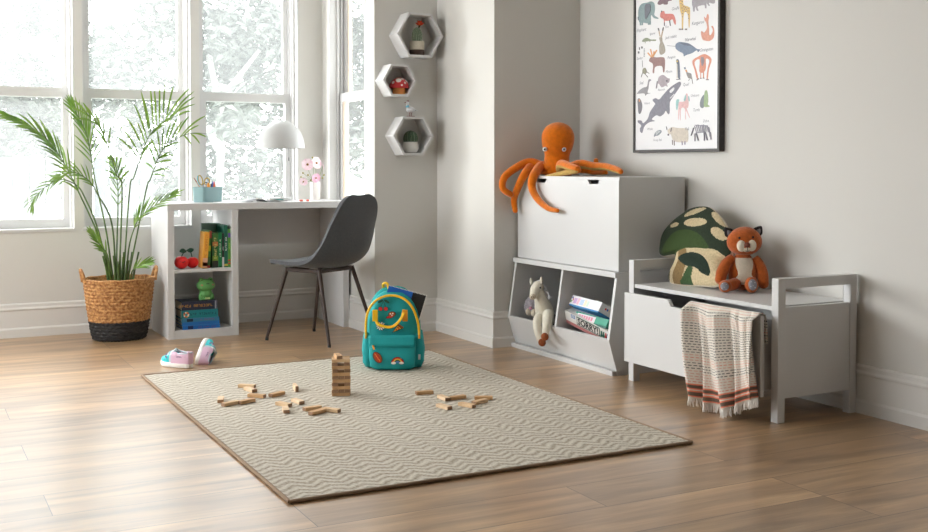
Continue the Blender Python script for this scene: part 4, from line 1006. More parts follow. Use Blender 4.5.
def disc(b, cx, cz, y, rx, rz_=None, a=0, n=16, d=.0012, seg=(0, 360)):
    rz_ = rz_ or rx; pts = []
    full = seg == (0, 360); m_ = n if full else n+1
    for k in range(m_):
        t = R(seg[0]+(seg[1]-seg[0])*k/n); x, z_ = rx*math.cos(t), rz_*math.sin(t)
        pts.append((cx+x*math.cos(a)-z_*math.sin(a), cz+x*math.sin(a)+z_*math.cos(a)))
    b.prism(pts, y, y-d, 'xz')
INKD = mat('patch_dark', (40, 34, 36), .7); RD = mat('patch_red', (206, 40, 36), .7); WHT = mat('patch_white', (238, 236, 228), .7); YLW = mat('patch_yellow', (238, 186, 60), .7); BRN = mat('patch_brown', (158, 84, 40), .7); GRN = mat('patch_green', (30, 90, 70), .7); BLU = mat('patch_blue', (80, 130, 190), .7)
def d_cherry(b, x, z_, y):
    for s_ in (-1, 1): b.m(1); disc(b, x+s_*.012, z_-.008, y, .0105, d=.0015); b.m(0); disc(b, x+s_*.012, z_-.008, y-.0012, .0088, d=.0016)
    b.m(2); disc(b, x-.012, z_+.028, y, .014, .006, .5); disc(b, x+.016, z_+.028, y, .015, .006, -.6)
    b.tube([(x-.012, y-.002, z_), (x+.001, y-.002, z_+.03)], .0015, 5); b.tube([(x+.012, y-.002, z_), (x+.001, y-.002, z_+.03)], .0015, 5); return [RD, INKD, GRN]
def d_daisy(b, x, z_, y):
    for k in range(10): b.m(1); a = 2*PI*k/10; disc(b, x+.014*math.cos(a), z_+.014*math.sin(a), y, .0085, .0042, a, 10)
    for k in range(10): b.m(0); a = 2*PI*k/10; disc(b, x+.014*math.cos(a), z_+.014*math.sin(a), y-.0012, .0068, .003, a, 10)
    b.m(2); disc(b, x, z_, y-.0016, .007, d=.0018); return [WHT, INKD, YLW]
def d_pizza(b, x, z_, y):
    p = [(x-.026, z_-.02), (x+.002, z_+.022), (x+.026, z_+.002)]; b.m(1).prism(p, y, y-.0012, 'xz')
    b.m(0).prism([(x-.02, z_-.015), (x+.0, z_+.015), (x+.017, z_+.001)], y-.0012, y-.002, 'xz')
    b.m(2); [disc(b, x+q, z_+r_, y-.002, .0035, d=.0008) for q, r_ in ((-.006, -.004), (.002, .006), (.006, -.001))]
    b.m(3).tube([(x+.003, y-.002, z_+.02), (x+.025, y-.002, z_+.004)], .004, 6); return [YLW, INKD, RD, BRN]
def d_shroom(b, x, z_, y):
    b.m(1); disc(b, x-.004, z_-.006, y, .022, .007, .3); b.m(2); disc(b, x-.004, z_-.006, y-.0012, .019, .005, .3)
    b.m(1); disc(b, x+.004, z_+.006, y, .018, .014, .2); b.m(0); disc(b, x+.004, z_+.006, y-.0013, .0155, .0115, .2)
    b.m(3); [disc(b, x+q, z_+r_, y-.0026, .003, d=.0008) for q, r_ in ((-.003, .008), (.008, .01), (.004, .001))]; return [BRN, INKD, RD, WHT]
def d_hot(b, x, z_, y):
    b.m(1); disc(b, x, z_, y, .03, .019, 2.1); b.m(0); disc(b, x, z_, y-.0012, .0275, .016, 2.1); b.m(2); disc(b, x, z_, y-.0024, .027, .0075, 2.1)
    b.m(3).tube([(x+.012*math.cos(t)+.002*math.sin(t*9)-.0, y-.0036, z_-.018*math.cos(t)) for t in [PI*k/10 for k in range(11)]], .0012, 5); return [BRN, INKD, RD, YLW]
def d_rain(b, x, z_, y):
    for k, (r_, m_) in enumerate(((.03, 1), (.027, 0), (.021, 2), (.0155, 3), (.0095, 4))):
        b.m(m_); disc(b, x, z_-.012, y-k*.0008, r_, r_*.95, 0, 16, .001, (0, 180))
    b.m(5)
    for s_ in (-1, 1): disc(b, x+s_*.018, z_-.012, y-.005, .011, .006)
    return [RD, INKD, YLW, GRN, BLU, WHT]
for nm, cx, cz, y, f_, l in (('patch', -.043, .300, .018, d_cherry, 'cherry patch'), ('patch', -.006, .262, .005, d_shroom, 'brown and red mushroom patch'), ('patch', -.053, .212, .0, d_daisy, 'white daisy patch'), ('patch', .024, .199, .001, d_pizza, 'pizza slice patch'), ('patch', -.066, .066, -.0285, d_hot, 'hot dog patch'), ('patch', .025, .052, -.0275, d_rain, 'rainbow patch')):
    patch(nm, cx, cz, y, f_, l)
nb = thing('notebook', 'blue and black notebook with white edges sticking out of the backpack', 'notebook', bp0+Vector((0, 0, .2)), 0)
Mb = wmat(bp)@fr((.036, .060, .262), 0, 0, R(16))@Matrix.Diagonal((1.16, 1, 1, 1))
b = MB().box(-.075, .075, -.004, .004, -.16, .115, Mb); b.m(1).box(-.078, .078, -.0055, -.004, -.16, .118, Mb); b.box(-.078, .078, .004, .0055, -.16, .118, Mb)
b.m(2).box(-.078, .022, -.0065, -.0055, -.16, .118, Mb)
b.m(0)
for k in range(28): b.box(-.078+.156*k/28, -.078+.156*k/28+.003, -.0068, .0058, .1165, .1195, Mb)
b.box(.0755, .0785, -.0068, .0058, -.16, .1195, Mb)
b.build('notebook_cover', [mat('paper_white', (236, 234, 228), .7), mat('nb_black', (30, 28, 30), .5), mat('nb_blue', (22, 98, 190), .5)], nb)
# ------------------------------------------------------------------ striped towel over the drawer front
def towel():
    t = thing('striped_towel', 'cream fringed towel with pink and charcoal stripes hanging over the open drawer', 'towel', (DRX, 3.33, .41))
    m = bpy.data.materials.new('towel_weave'); m.use_nodes = True; nt = m.node_tree; bs = nt.nodes['Principled BSDF']; L = nt.links.new
    uv = nd(nt, 'ShaderNodeUVMap'); sx = nd(nt, 'ShaderNodeSeparateXYZ'); L(uv.outputs[0], sx.inputs[0])
    def math_(op, a, b_=None, c=None):
        n = nd(nt, 'ShaderNodeMath', operation=op)
        for i, q in enumerate((a, b_, c)):
            if q is None: continue
            if isinstance(q, (int, float)): n.inputs[i].default_value = q
            else: L(q, n.inputs[i])
        return n.outputs[0]
    U, V = sx.outputs[0], sx.outputs[1]   # metres
    row = math_('DIVIDE', V, .0098); fr_ = math_('FRACT', row); idx = math_('FLOOR', row)
    line = math_('LESS_THAN', fr_, .3)
    wn = nd(nt, 'ShaderNodeTexWhiteNoise', noise_dimensions='1D'); L(idx, wn.inputs['W'])
    ush = math_('MULTIPLY_ADD', wn.outputs['Value'], .02, U)
    dash = math_('LESS_THAN', math_('FRACT', math_('DIVIDE', ush, .0115)), .68)
    lc_ = nd(nt, 'ShaderNodeValToRGB'); lc_.color_ramp.interpolation = 'CONSTANT'; e = lc_.color_ramp.elements
    e[0].position = 0; e[0].color = lin((74, 74, 78)); e[1].position = .42; e[1].color = lin((216, 172, 156)); x = e.new(.70); x.color = lin((120, 116, 116)); x = e.new(.84); x.color = lin((222, 150, 130))
    L(wn.outputs['Value'], lc_.inputs[0])
    mk = math_('MULTIPLY', line, dash)
    m1 = nd(nt, 'ShaderNodeMix', data_type='RGBA'); m1.inputs[6].default_value = lin((228, 221, 211)); L(mk, m1.inputs[0]); L(lc_.outputs[0], m1.inputs[7])
    # solid border bands near the hem (V counts up from the hem)
    band = math_('LESS_THAN', V, .055); rp = nd(nt, 'ShaderNodeValToRGB'); rp.color_ramp.interpolation = 'CONSTANT'; e = rp.color_ramp.elements
    cols = [(0, (224, 214, 200)), (.08, (232, 138, 112)), (.16, (112, 96, 84)), (.40, (232, 138, 112)), (.50, (226, 214, 200)), (.58, (232, 138, 112)), (.66, (112, 96, 84)), (.86, (232, 138, 112)), (.95, (226, 214, 200))]
    e[0].position = 0; e[0].color = lin(cols[0][1]); e[1].position = cols[1][0]; e[1].color = lin(cols[1][1])
    for p_, c_ in cols[2:]: x = e.new(p_); x.color = lin(c_)
    L(math_('DIVIDE', V, .055), rp.inputs[0])
    m2 = nd(nt, 'ShaderNodeMix', data_type='RGBA'); L(band, m2.inputs[0]); L(m1.outputs[2], m2.inputs[6]); L(rp.outputs[0], m2.inputs[7])
    L(m2.outputs[2], bs.inputs['Base Color']); bs.inputs['Roughness'].default_value = .95; bs.inputs['Specular IOR Level'].default_value = .1
    nz = nd(nt, 'ShaderNodeTexNoise'); nz.inputs['Scale'].default_value = 500; tc = nd(nt, 'ShaderNodeTexCoord'); L(tc.outputs['Object'], nz.inputs['Vector'])
    bpn = nd(nt, 'ShaderNodeBump'); bpn.inputs['Strength'].default_value = .5; bpn.inputs['Distance'].default_value = .002; L(nz.outputs['Fac'], bpn.inputs['Height']); L(bpn.outputs[0], bs.inputs['Normal'])
    FRG = mat('towel_fringe', (232, 228, 222), .95)
    NJ, NI = 90, 60
    # across: s 0 (far, left in view) .. 1 (near); down the front: t 0..1 ; y at top and bottom, hem height
    ty = lambda s: 3.530-.412*s
    by = lambda s: 3.44-.365*s-.02*math.sin(s*PI)
    hem = lambda s: (.062-.028*math.sin(min(1, s/.3)*PI/2)) if s < .3 else (.034 if s < .45 else .034+.075*min(1, (s-.45)/.5))
    def fold(s, t):
        f = .026*math.sin(s*2*PI*2.1+.6+t*.7)+.018*math.sin(s*2*PI*4.3+1.2-t*1.4)+.004*math.sin(s*2*PI*9)
        return f
    T_ = t; verts = []; uvs = []; g = []
    for i in range(NI+1):
        q = i/NI; row = []
        for j in range(NJ+1):
            s = j/NJ
            if q < .22:      # tail inside the drawer and over its edge
                a = q/.22
                x = DRX+.032-.006*a; z_ = .30+.112*a; y = ty(s)+.01*math.sin(s*9); t = 0
                if a > .8: x = DRX+.026-(a-.8)/.2*.03; z_ = .405+.0135*math.sin((a-.8)/.2*PI/2)
                x += .4*fold(s, 0)*.2
            else:
                t = (q-.22)/.78; y = ty(s)+(by(s)-ty(s))*t**1.2+.012*math.sin(s*2*PI*2.1+2+t*2)*t
                k = min(1, t/.09); x = DRX-.006-.004*k-(abs(fold(s, t))*(.45+.9*t)+.010*t+.004+max(0, fold(s, t))*.6)*k
                z_ = .4185+(hem(s)-.4185)*t+.006*math.sin(s*2*PI*2.1+.6)*(1-t)*k
            row.append(Vector((x, y, z_)))
            uvs.append((s*.46*1.15, (1-q)*.46))
        g.append(row)
    verts = [p for r in g for p in r]; t = T_; loc = t.location
    me = bpy.data.meshes.new('towel_cloth'); n = NJ+1
    me.from_pydata([tuple(p-loc) for p in verts], [], [(i*n+j, (i+1)*n+j, (i+1)*n+j+1, i*n+j+1) for i in range(NI) for j in range(NJ)])
    ul = me.uv_layers.new(name='UVMap')
    for lp in me.loops: ul.data[lp.index].uv = uvs[lp.vertex_index]
    me.materials.append(m); me.polygons.foreach_set('use_smooth', [True]*len(me.polygons))
    o = bpy.data.objects.new('towel_cloth', me); COL.objects.link(o); o.parent = t
    sd = o.modifiers.new('thick', 'SOLIDIFY'); sd.thickness = .0035; sd.offset = 0
    b = MB(); rd = random.Random(8)
    for k in range(150):
        s = (k+.5)/150; j = s*NJ; a = g[NI][int(j)].lerp(g[NI][min(NJ, int(j)+1)], j-int(j))
        e_ = a+Vector((rd.uniform(-.008, .006), rd.uniform(-.006, .006), -.030-rd.uniform(0, .006))); e_.z = max(e_.z, .002)
        b.tube([a, (a+e_)/2+Vector((rd.uniform(-.003, .003), rd.uniform(-.003, .003), 0)), e_], [.0022, .0026, .0014], 5)
    b.build('fringe', FRG, t, smooth=True, label='white knotted fringe')
towel()
# ------------------------------------------------------------------ mushroom cushion
def inside(p, poly):
    x, y = p; c = False; n = len(poly)
    for i in range(n):
        x1, y1 = poly[i]; x2, y2 = poly[(i+1) % n]
        if (y1 > y) != (y2 > y) and x < (x2-x1)*(y-y1)/(y2-y1)+x1: c = not c
    return c
def cushion():
    O = Vector((3.105, 3.80, .4415)); up = Vector((.165, 0, .35)).normalized(); rt = Vector((0, -1, 0)); nn = rt.cross(up)
    if nn.x > 0: nn = -nn
    def st(px, py):   # zoom (448x532 of 655..735 x 200..295) -> plane coordinates
        p = hit(655+px/5.6, 200+py/5.6, O, nn)-O; return p.dot(rt), p.dot(up)
    out = [(28, 300), (30, 255), (40, 205), (62, 165), (105, 118), (150, 82), (205, 48), (262, 36), (310, 42), (350, 70), (385, 110), (415, 165), (438, 230), (440, 285), (425, 320), (395, 335), (385, 360), (392, 420), (390, 470), (340, 488), (250, 486), (170, 482), (115, 476), (86, 462), (80, 435), (100, 395), (118, 350), (118, 312), (90, 312), (50, 318)]
    P = [st(*q) for q in out]; P = sp2(P, 10)
    c = st(240, 270); n = len(P); M_ = 56; T = .042
    def curve(l):
        out_ = []
        for px, py in l: p = hit(655+px/5.6, 200+py/5.6, O+nn*T*.8, nn)-O; out_.append((p.dot(rt), p.dot(up)))
        return out_
    def el(cx, cy, a, b_, rot, k=22): return curve([(cx+a*math.cos(t)*math.cos(rot)-b_*math.sin(t)*math.sin(rot), cy+a*math.cos(t)*math.sin(rot)+b_*math.sin(t)*math.cos(rot)) for t in [2*PI*i/k for i in range(k)]])
    spots = [el(215, 62, 62, 17, -.42), el(107, 138, 27, 14, -.2), el(228, 126, 64, 25, -.08), el(346, 98, 58, 20, .82), el(352, 186, 46, 27, .75)]
    mid = sp2(curve([(32, 300), (40, 262), (75, 215), (115, 180), (165, 168), (220, 176), (265, 205), (298, 250), (302, 275), (250, 272), (180, 272), (120, 292), (70, 316)]), 3)
    small = sp2(curve([(134, 330), (165, 305), (220, 296), (268, 312), (298, 350), (308, 395), (298, 422), (262, 410), (228, 378), (175, 368)]), 3)
    stalk = sp2(curve([(190, 372), (215, 380), (200, 420), (185, 484), (112, 474), (150, 425)]), 2)
    brown = sp2(curve([(132, 282), (182, 275), (180, 350), (160, 400), (120, 474), (84, 462), (100, 400), (134, 340)]), 2)
    stem = sp2(curve([(118, 290), (180, 272), (300, 274), (350, 285), (392, 330), (400, 400), (400, 500), (60, 500), (70, 430)]), 2)
    def side(sg, depth0):
        b = MB(); vs = []; fs = []
        for j in range(M_+1):
            r = 1-j/M_*.999; h = T*(1-r**3.2)**.55
            for x, y in P: vs.append(O+rt*(c[0]+(x-c[0])*r)+up*(c[1]+(y-c[1])*r)+nn*(h*sg))
        for j in range(M_):
            for k in range(n):
                f = (j*n+k, j*n+(k+1) % n, (j+1)*n+(k+1) % n, (j+1)*n+k)
                m_ = 0
                if sg > 0:
                    q = sum((vs[i] for i in f), Vector())/4-O; s = (q.dot(rt), q.dot(up))
                    m_ = 1
                    if inside(s, stem): m_ = 2
                    if inside(s, brown): m_ = 3
                    if inside(s, mid): m_ = 4
                    if inside(s, stalk): m_ = 5
                    if inside(s, small): m_ = 6
                    if any(inside(s, e) for e in spots): m_ = 2
                    if j < 1: m_ = 0
                b.m(m_); fs.append(f); b.mi.append(m_)
        n0 = len(b.v); b.v += vs; b.f += [[n0+i for i in f] for f in fs]
        return b
    t = thing('mushroom_cushion', 'dark green and cream mushroom shaped cushion leaning on the wall on the bench', 'cushion', O)
    F_ = lambda nm, c_: mat(nm, c_, .95, bump=1, bscale=260, var=.22, vscale=120, spec=.1, sheen=.1)
    ms = [F_('cushion_cream', (226, 216, 196)), F_('cushion_deep_green', (50, 62, 48)), F_('cushion_tan', (216, 198, 160)), F_('cushion_brown', (150, 124, 84)), F_('cushion_moss', (66, 86, 48)), F_('cushion_stalk', (70, 96, 62)), F_('cushion_dark', (42, 56, 46))]
    b = side(1, 0); b.build('front_face', ms, t, smooth='all')
    b = side(-1, 0); b.build('back_face', ms, t, smooth='all')
cushion()
# ------------------------------------------------------------------ fox plush
FUR = mat('fox_orange', (190, 96, 40), .95, bump=1, bscale=180, var=.22, vscale=70, sheen=.3, spec=.1)
CRM = mat('plush_cream', (232, 220, 200), .95, bump=1, bscale=180, var=.1, vscale=70, spec=.1)
BLK = mat('plush_black', (34, 30, 32), .85, bump=1, bscale=180, spec=.2); GRY = mat('paw_grey', (140, 140, 148), .8); DTS = mat('paw_dots', (224, 224, 228), .8)
INK2 = mat('eye_ink', (18, 16, 16), .25)
fo = thing('fox_plush', 'orange fox soft toy with white muzzle and black ears sitting against the mushroom cushion', 'soft toy', (3.185, 3.545, .4415), -R(32))
W = dict(world=False, smooth='all')
b = MB(); b.ball((0, .03, .085), (.060, .050, .085), 24, fn=lambda d: (d.x*(1-.22*d.z), d.y*(1-.15*d.z), d.z)); b.build('body', FUR, fo, **W)
g = []
for i in range(9):
    t = i/8; z_ = .03+.112*t; row = []; hw = .047*math.sin(PI*(.22+.58*(1-abs(t-.42)*1.1)))*(1-.25*t)
    for j in range(7):
        x = hw*(j/3-1); zz = (z_-.085)/.085; rr = max(.05, 1-zz*zz)**.5; wx = .060*(1-.22*zz)*rr; wy = .050*(1-.15*zz)*rr
        row.append((x, .03-wy*max(.05, 1-(x/wx)**2)**.5-.0025, z_))
    g.append(row)
MB().sheet(g, .002).build('belly_patch', CRM, fo, label='cream belly', **W)
Mh = fr((.004, .022, .212), 0, 0, R(-3))
b = MB(); b.ball((0, 0, 0), (.074, .056, .062), 28, Mh, fn=lambda d: (d.x*(1+.06*(-d.z)), d.y, d.z)); b.ball((0, -.040, -.018), (.030, .026, .024), 16, Mh); hd = b.build('head', FUR, fo, **W)
b = MB(); b.ball((-.021, -.049, -.016), (.020, .016, .025), 14, Mh); b.ball((.021, -.049, -.016), (.020, .016, .025), 14, Mh); b.ball((0, -.050, -.030), (.02, .018, .013), 12, Mh); b.build('muzzle', CRM, hd, label='white muzzle', **W)
b = MB(); b.ball((0, -.062, -.012), (.0135, .010, .011), 12, Mh); b.build('nose', mat('fox_nose', (110, 52, 34), .6), hd, **W)
b = MB(); b.tube([Mh @ Vector((0, -.0675, -.022)), Mh @ Vector((0, -.067, -.036))], .0013, 5); b.tube([Mh @ Vector((x, -.0655, -.036-.004*(1-abs(x)/.008))) for x in (-.008, -.004, 0, .004, .008)], .0012, 5); b.build('mouth', INK2, hd, **W)
for s_ in (-1, 1):
    MB().ball((s_*.028, -.0485, .018), (.005, .004, .005), 10, Mh).build('eye', INK2, hd, **W)
    Me = Mh@fr((s_*.0575, .012, .034), 0, 0, s_*R(36))
    b = MB(); b.ball((0, 0, .006), (.022, .012, .026), 16, Me, fn=lambda d: (d.x*(1-.45*max(0, d.z)), d.y, d.z)); ea = b.build('ear', BLK, hd, **W)
    b = MB(); b.ball((0, -.008, .004), (.0125, .006, .016), 12, Me, fn=lambda d: (d.x*(1-.5*max(0, d.z)), d.y, d.z)); b.build('ear_lining', mat('ear_grey', (120, 116, 120), .9), ea, **W)
for s_, pts in ((-1, [(-.045, .025, .14), (-.072, .012, .115), (-.092, .0, .08), (-.100, -.008, .052)]), (1, [(.045, .025, .14), (.066, .02, .11), (.078, .008, .07), (.080, -.002, .036)])):
    c_ = spline(pts, 5); n = len(c_); MB().tube(c_, [.019+.006*math.sin(PI*min(1, i/n*.9)) for i in range(n)], 14).ball(pts[-1], .0235, 14).build('arm', FUR, fo, **W)
for s_, foot, face in ((-1, (-.087, -.058, .027), (-.35, -1, .1)), (1, (.018, -.075, .036), (.05, -1, .15))):
    c_ = spline([(s_*.03, .02, .035), (s_*.045 if s_ < 0 else .025, -.02, .032), foot], 5); lg = MB().tube(c_, .025, 14)
    Mf = basis(foot, Vector(face).cross(Vector((0, 0, 1))), Vector((0, 0, 1)), -Vector(face).cross(Vector((0, 0, 1))).cross(Vector((0, 0, 1))))
    fz_ = Vector(face).normalized(); fx = fz_.cross(Vector((0, 0, 1))).normalized(); fy = fz_.cross(fx)*-1; Mf = basis(foot, fx, fx.cross(fz_), fz_)
    lg.ball((0, 0, 0), (.028, .034 if s_ > 0 else .0265, .024), 18, Mf); lo = lg.build('leg', FUR, fo, **W)
    b = MB(); b.ball((0, 0, .016), (.0185, .024 if s_ > 0 else .018, .0115), 16, Mf); b.m(1)
    for q, r_ in ((-.008, .008), (.007, .012), (.0, -.004), (.009, -.008), (-.008, -.012)): b.ball((q, r_, .0262), (.0022, .0022, .0015), 6, Mf)
    b.build('paw_pad', [GRY, DTS], lo, label='grey paw pad with white dots', **W)
# ------------------------------------------------------------------ octopus
OR = mat('octopus_orange', (226, 118, 8), .95, bump=.8, bscale=220, var=.18, vscale=40, sheen=.4, spec=.1); OU = mat('octopus_underside', (206, 170, 96), .95, bump=1, bscale=260, var=.3, vscale=160)
oc = thing('octopus_plush', 'large orange octopus soft toy draped over the top of the toy chest', 'soft toy', (3.10, 4.90, .92))
Mo = fr((3.10, 4.90, .92), -YAW)
b = MB(); pr2 = [(.0, .0), (.075, .002), (.082, .02), (.075, .05), (.067, .08), (.066, .105), (.070, .125), (.080, .150), (.0865, .185), (.086, .215), (.074, .246), (.052, .268), (.026, .280), (.001, .284)]
pp = spline([(r_, 0, z_) for r_, z_ in pr2], 3); b.lathe([(max(p.x, .0005), p.z) for p in pp], 32, Mo@fr((0, 0, 0), 0, 0, R(3))@Matrix.Diagonal((1, .85, 1, 1)))
b.build('head', OR, oc, smooth='all')
for s_ in (-1, 1):
    u_ = 544.9 if s_ < 0 else 563.9
    e_ = hit(u_, 149.3, Mo @ Vector((0, -.045 if s_ < 0 else -.05, .13)), (math.sin(YAW), math.cos(YAW), 0))
    e_ = e_+(EYE-e_).normalized()*.006; ey = MB().ball(e_, (.0125, .0125, .0125), 14).build('eye', mat('eye_white', (226, 228, 230), .5), oc, smooth='all')
    d_ = (EYE-e_).normalized(); MB().ball(e_+d_*.0105+Vector((-.0015 if s_ < 0 else .001, 0, 0)), .0052, 10).build('pupil', INK2, ey, smooth='all')
def tent(stations, r0=.0225, r1=.012, up=(-.5, -.1, .85)):
    pts = [Vector(p) if len(p) == 3 and isinstance(p[0], float) and p[0] < 50 and abs(p[2]) < 3 else at(490+p[0]/4.83, 110+p[1]/4.83, p[2][0], p[2][1]) for p in stations]
    c_ = spline(pts, 8); n = len(c_); b = MB()
    m0 = len(b.f); b.tube(c_, [r0+(r1-r0)*(i/(n-1))**1.3 for i in range(n)], 16, up=up)
    for i, f in enumerate(b.f):
        k = (f[0] % 16) if len(f) == 4 else 0
        if 5 <= k <= 10 and len(f) == 4: b.mi[i] = 1
    b.ball(c_[-1], r1, 12)
    b.build('tentacle', [OR, OU], oc, smooth='all')
root = lambda x, y: tuple(Mo @ Vector((x, y, .025)))
X = lambda v: ('x', v)
Y_ = lambda v: ('y', v)
tent([root(-.03, -.0), (200, 252, Y_(5.0)), (125, 280, Y_(5.03)), (70, 325, Y_(5.04)), (62, 378, Y_(5.03)), (100, 408, Y_(5.02))], .024, .016)
tent([root(-.045, -.02), (215, 262, X(3.03)), (168, 310, X(2.947)), (135, 375, X(2.927)), (116, 435, X(2.927)), (122, 486, X(2.927))], .026, .014)
tent([root(-.03, -.04), (250, 270, X(3.03)), (212, 318, X(2.947)), (203, 375, X(2.932)), (232, 432, X(2.932)), (282, 475, X(2.932)), (325, 486, X(2.932))], .028, .011)
tent([root(.02, -.05), (345, 262, X(3.03)), (400, 280, X(3.0)), (424, 290, X(2.998)), (370, 302, X(3.0)), (275, 322, X(2.995))], .025, .010, (.3, .2, .95))
tent([root(.05, -.0), (430, 262, X(3.12)), (500, 272, X(3.14)), (560, 274, X(3.14)), (610, 288, X(3.13)), (632, 298, X(3.12))], .025, .013, (0, 0, 1))
tent([root(.05, .03), (450, 272, X(3.2)), (510, 288, X(3.23)), (512, 245, X(3.24))], .018, .013)
tent([root(.03, .05), (440, 290, X(3.17)), (500, 300, X(3.2)), (560, 302, X(3.2))], .018, .011)
# ------------------------------------------------------------------ white horse plush hanging over the bin front
HF = mat('horse_fur', (240, 234, 218), .95, bump=1, bscale=160, var=.08, vscale=50, sheen=.3, spec=.1)
HFD = mat('hoof_brown', (146, 78, 40), .95, bump=.8, bscale=200); MAN = mat('horse_mane', (206, 206, 212), .9)
ho = thing('horse_plush', 'white horse soft toy with brown hooves sitting on the left bin edge', 'soft toy', (2.94, 4.76, .17))
A = lambda px, py, x: at(520+px/6.65, 270+py/6.65, 'x', x-.02)
def body_tube(name, st_, par, m, ball_end=True, n=16, **k):
    pts = [A(p[0], p[1], p[2]) for p in st_]; c_ = spline(pts, 6); rr = [p.x for p in spline([(p[3], 0, 0) for p in st_], 6)]
    b = MB().tube(c_, rr, n, up=(1, 0, 0)); b.ball(c_[0], rr[0], n); b.ball(c_[-1], rr[-1], n)
    return b.build(name, m, par, smooth='all', **k)
body_tube('body', [(172, 330, 2.985, .044), (165, 290, 2.98, .048), (152, 240, 2.965, .044), (138, 195, 2.95, .034), (122, 150, 2.945, .030)], ho, HF)
hh = body_tube('head', [(118, 112, 2.945, .031), (103, 135, 2.925, .028), (90, 165, 2.90, .0205)], ho, HF)
b = MB(); c_ = A(84, 178, 2.888); b.ball(c_, .0165, 12); b.build('muzzle', mat('muzzle_beige', (206, 194, 174), .95), hh, smooth='all')
b = MB(); [b.ball(A(px, 180, 2.874), .003, 8) for px in (76, 92)]; b.build('nostril', mat('nostril_brown', (90, 76, 64), .8), hh, smooth='all')
b = MB(); b.ball(A(135, 118, 2.918), .0045, 8); b.build('eye', INK2, hh, smooth='all')
for px, py, q in ((74, 76, .0), (142, 68, .0)):
    c_ = A(px, py, 2.95); b = MB().ball(c_+Vector((0, 0, .0)), (.008, .009, .019), 12, None, fn=lambda d: (d.x, d.y*(1-.4*max(0, d.z)), d.z)); b.build('ear', HF, hh, smooth='all')
rm = random.Random(2); b = MB()
for k in range(26):
    t = k/25; px, py = 112+t*70, 72+t*125; p = A(px+rm.uniform(-4, 4)+12*t, py, 2.972); e_ = p+Vector((rm.uniform(.0, .02), -rm.uniform(.008, .022), rm.uniform(-.004, .016)))
    b.tube([p, (p+e_)/2+Vector((0, 0, .004)), e_], [.0035, .003, .001], 5)
b.build('mane', MAN, ho, smooth='all', label='spiky silver grey mane')
l1 = body_tube('leg', [(140, 300, 2.955, .030), (118, 345, 2.925, .026), (118, 400, 2.905, .021), (132, 455, 2.902, .0185)], ho, HF)
l2 = body_tube('leg', [(188, 300, 2.955, .030), (182, 345, 2.92, .025), (176, 385, 2.90, .021), (168, 425, 2.892, .018)], ho, HF)
MB().ball(A(147, 482, 2.902), (.019, .021, .020), 16).build('hoof', HFD, l1, smooth='all')
MB().ball(A(165, 444, 2.868), (.019, .021, .020), 16).build('hoof', HFD, l2, smooth='all')
gp = thing('grey_plush', 'small shaggy grey soft toy with cream paws behind the white horse in the left bin', 'soft toy', A(95, 300, 3.03))
GF = mat('grey_fur', (176, 170, 178), 1, bump=1, bscale=120, var=.3, vscale=60)
b = MB(); c_ = A(100, 235, 3.03); b.ball(c_, (.052, .058, .058), 24, None, fn=lambda d: d*(1+.08*noise.noise(d*6))); rg = random.Random(6)
for k in range(240):
    d = Vector((rg.gauss(0, 1), rg.gauss(0, 1), rg.gauss(0, 1))).normalized(); p = c_+Vector((d.x*.050, d.y*.056, d.z*.056)); b.tube([p, p+d*.008+Vector((0, 0, -.005))], [.003, .001], 4)
b.build('shaggy_body', GF, gp, smooth='all')
for px, py in ((58, 278), (92, 285)): MB().ball(A(px, py, 2.985), (.016, .017, .02), 14).build('paw', CRM, gp, smooth='all', label='cream paw')
MB().ball(A(70, 254, 2.972), (.008, .014, .008), 10).build('nose', mat('plush_pink', (214, 150, 170), .9), gp, smooth='all')
b = MB(); c_ = A(205, 235, 3.12); b.ball(c_, (.04, .05, .036), 20, None, fn=lambda d: d*(1+.1*noise.noise(d*5)))
b.tube(spline([c_, c_+Vector((0, -.02, -.05)), c_+Vector((0, 0, -.11))], 5), .028, 12)
gg = tag(recenter(b.build('dark_plush', mat('dark_fur', (96, 92, 96), 1, bump=1, bscale=120, var=.3, vscale=60), smooth='all')), 'dark grey soft toy mostly hidden behind the white horse, beside the divider', 'soft toy')
gg.location.z = .0265+.0
# ------------------------------------------------------------------ board games in the right bin
def gbox(name, label, o, a, c, L_, W_, T_, mats, deco=None, lid=.6):
    "o: front top left corner, a: along the long side, c: across the lid (depth)"
    a = Vector(a).normalized(); c = Vector(c); c = (c-a*c.dot(a)).normalized(); up = a.cross(c)
    if up.z < 0: up = -up
    M = basis(o, a, c, a.cross(c)); s = 1 if a.cross(c).z > 0 else -1
    t = thing(name, label, 'board game', Vector(o)-up*T_*.5, 0, 'board game boxes in the right bin')
    b = MB(); b.box(0, L_, 0, W_, -T_*lid*s, 0, M, b=.0015); k = b.build('box_lid', mats[0], t)
    b = MB(); b.box(.002, L_-.002, .002, W_-.002, -T_*s, -T_*lid*s, M); b.build('box_base', mats[1], t)
    if deco: deco(M, s, t, k)
    return t
def flatrect(b, M, x0, x1, y0, y1, z_): b.add([(x0, y0, z_), (x1, y0, z_), (x1, y1, z_), (x0, y1, z_)], [(0, 1, 2, 3)], M)
GW = mat('box_white', (222, 218, 212), .4); GP = mat('box_pink', (190, 120, 118), .5)
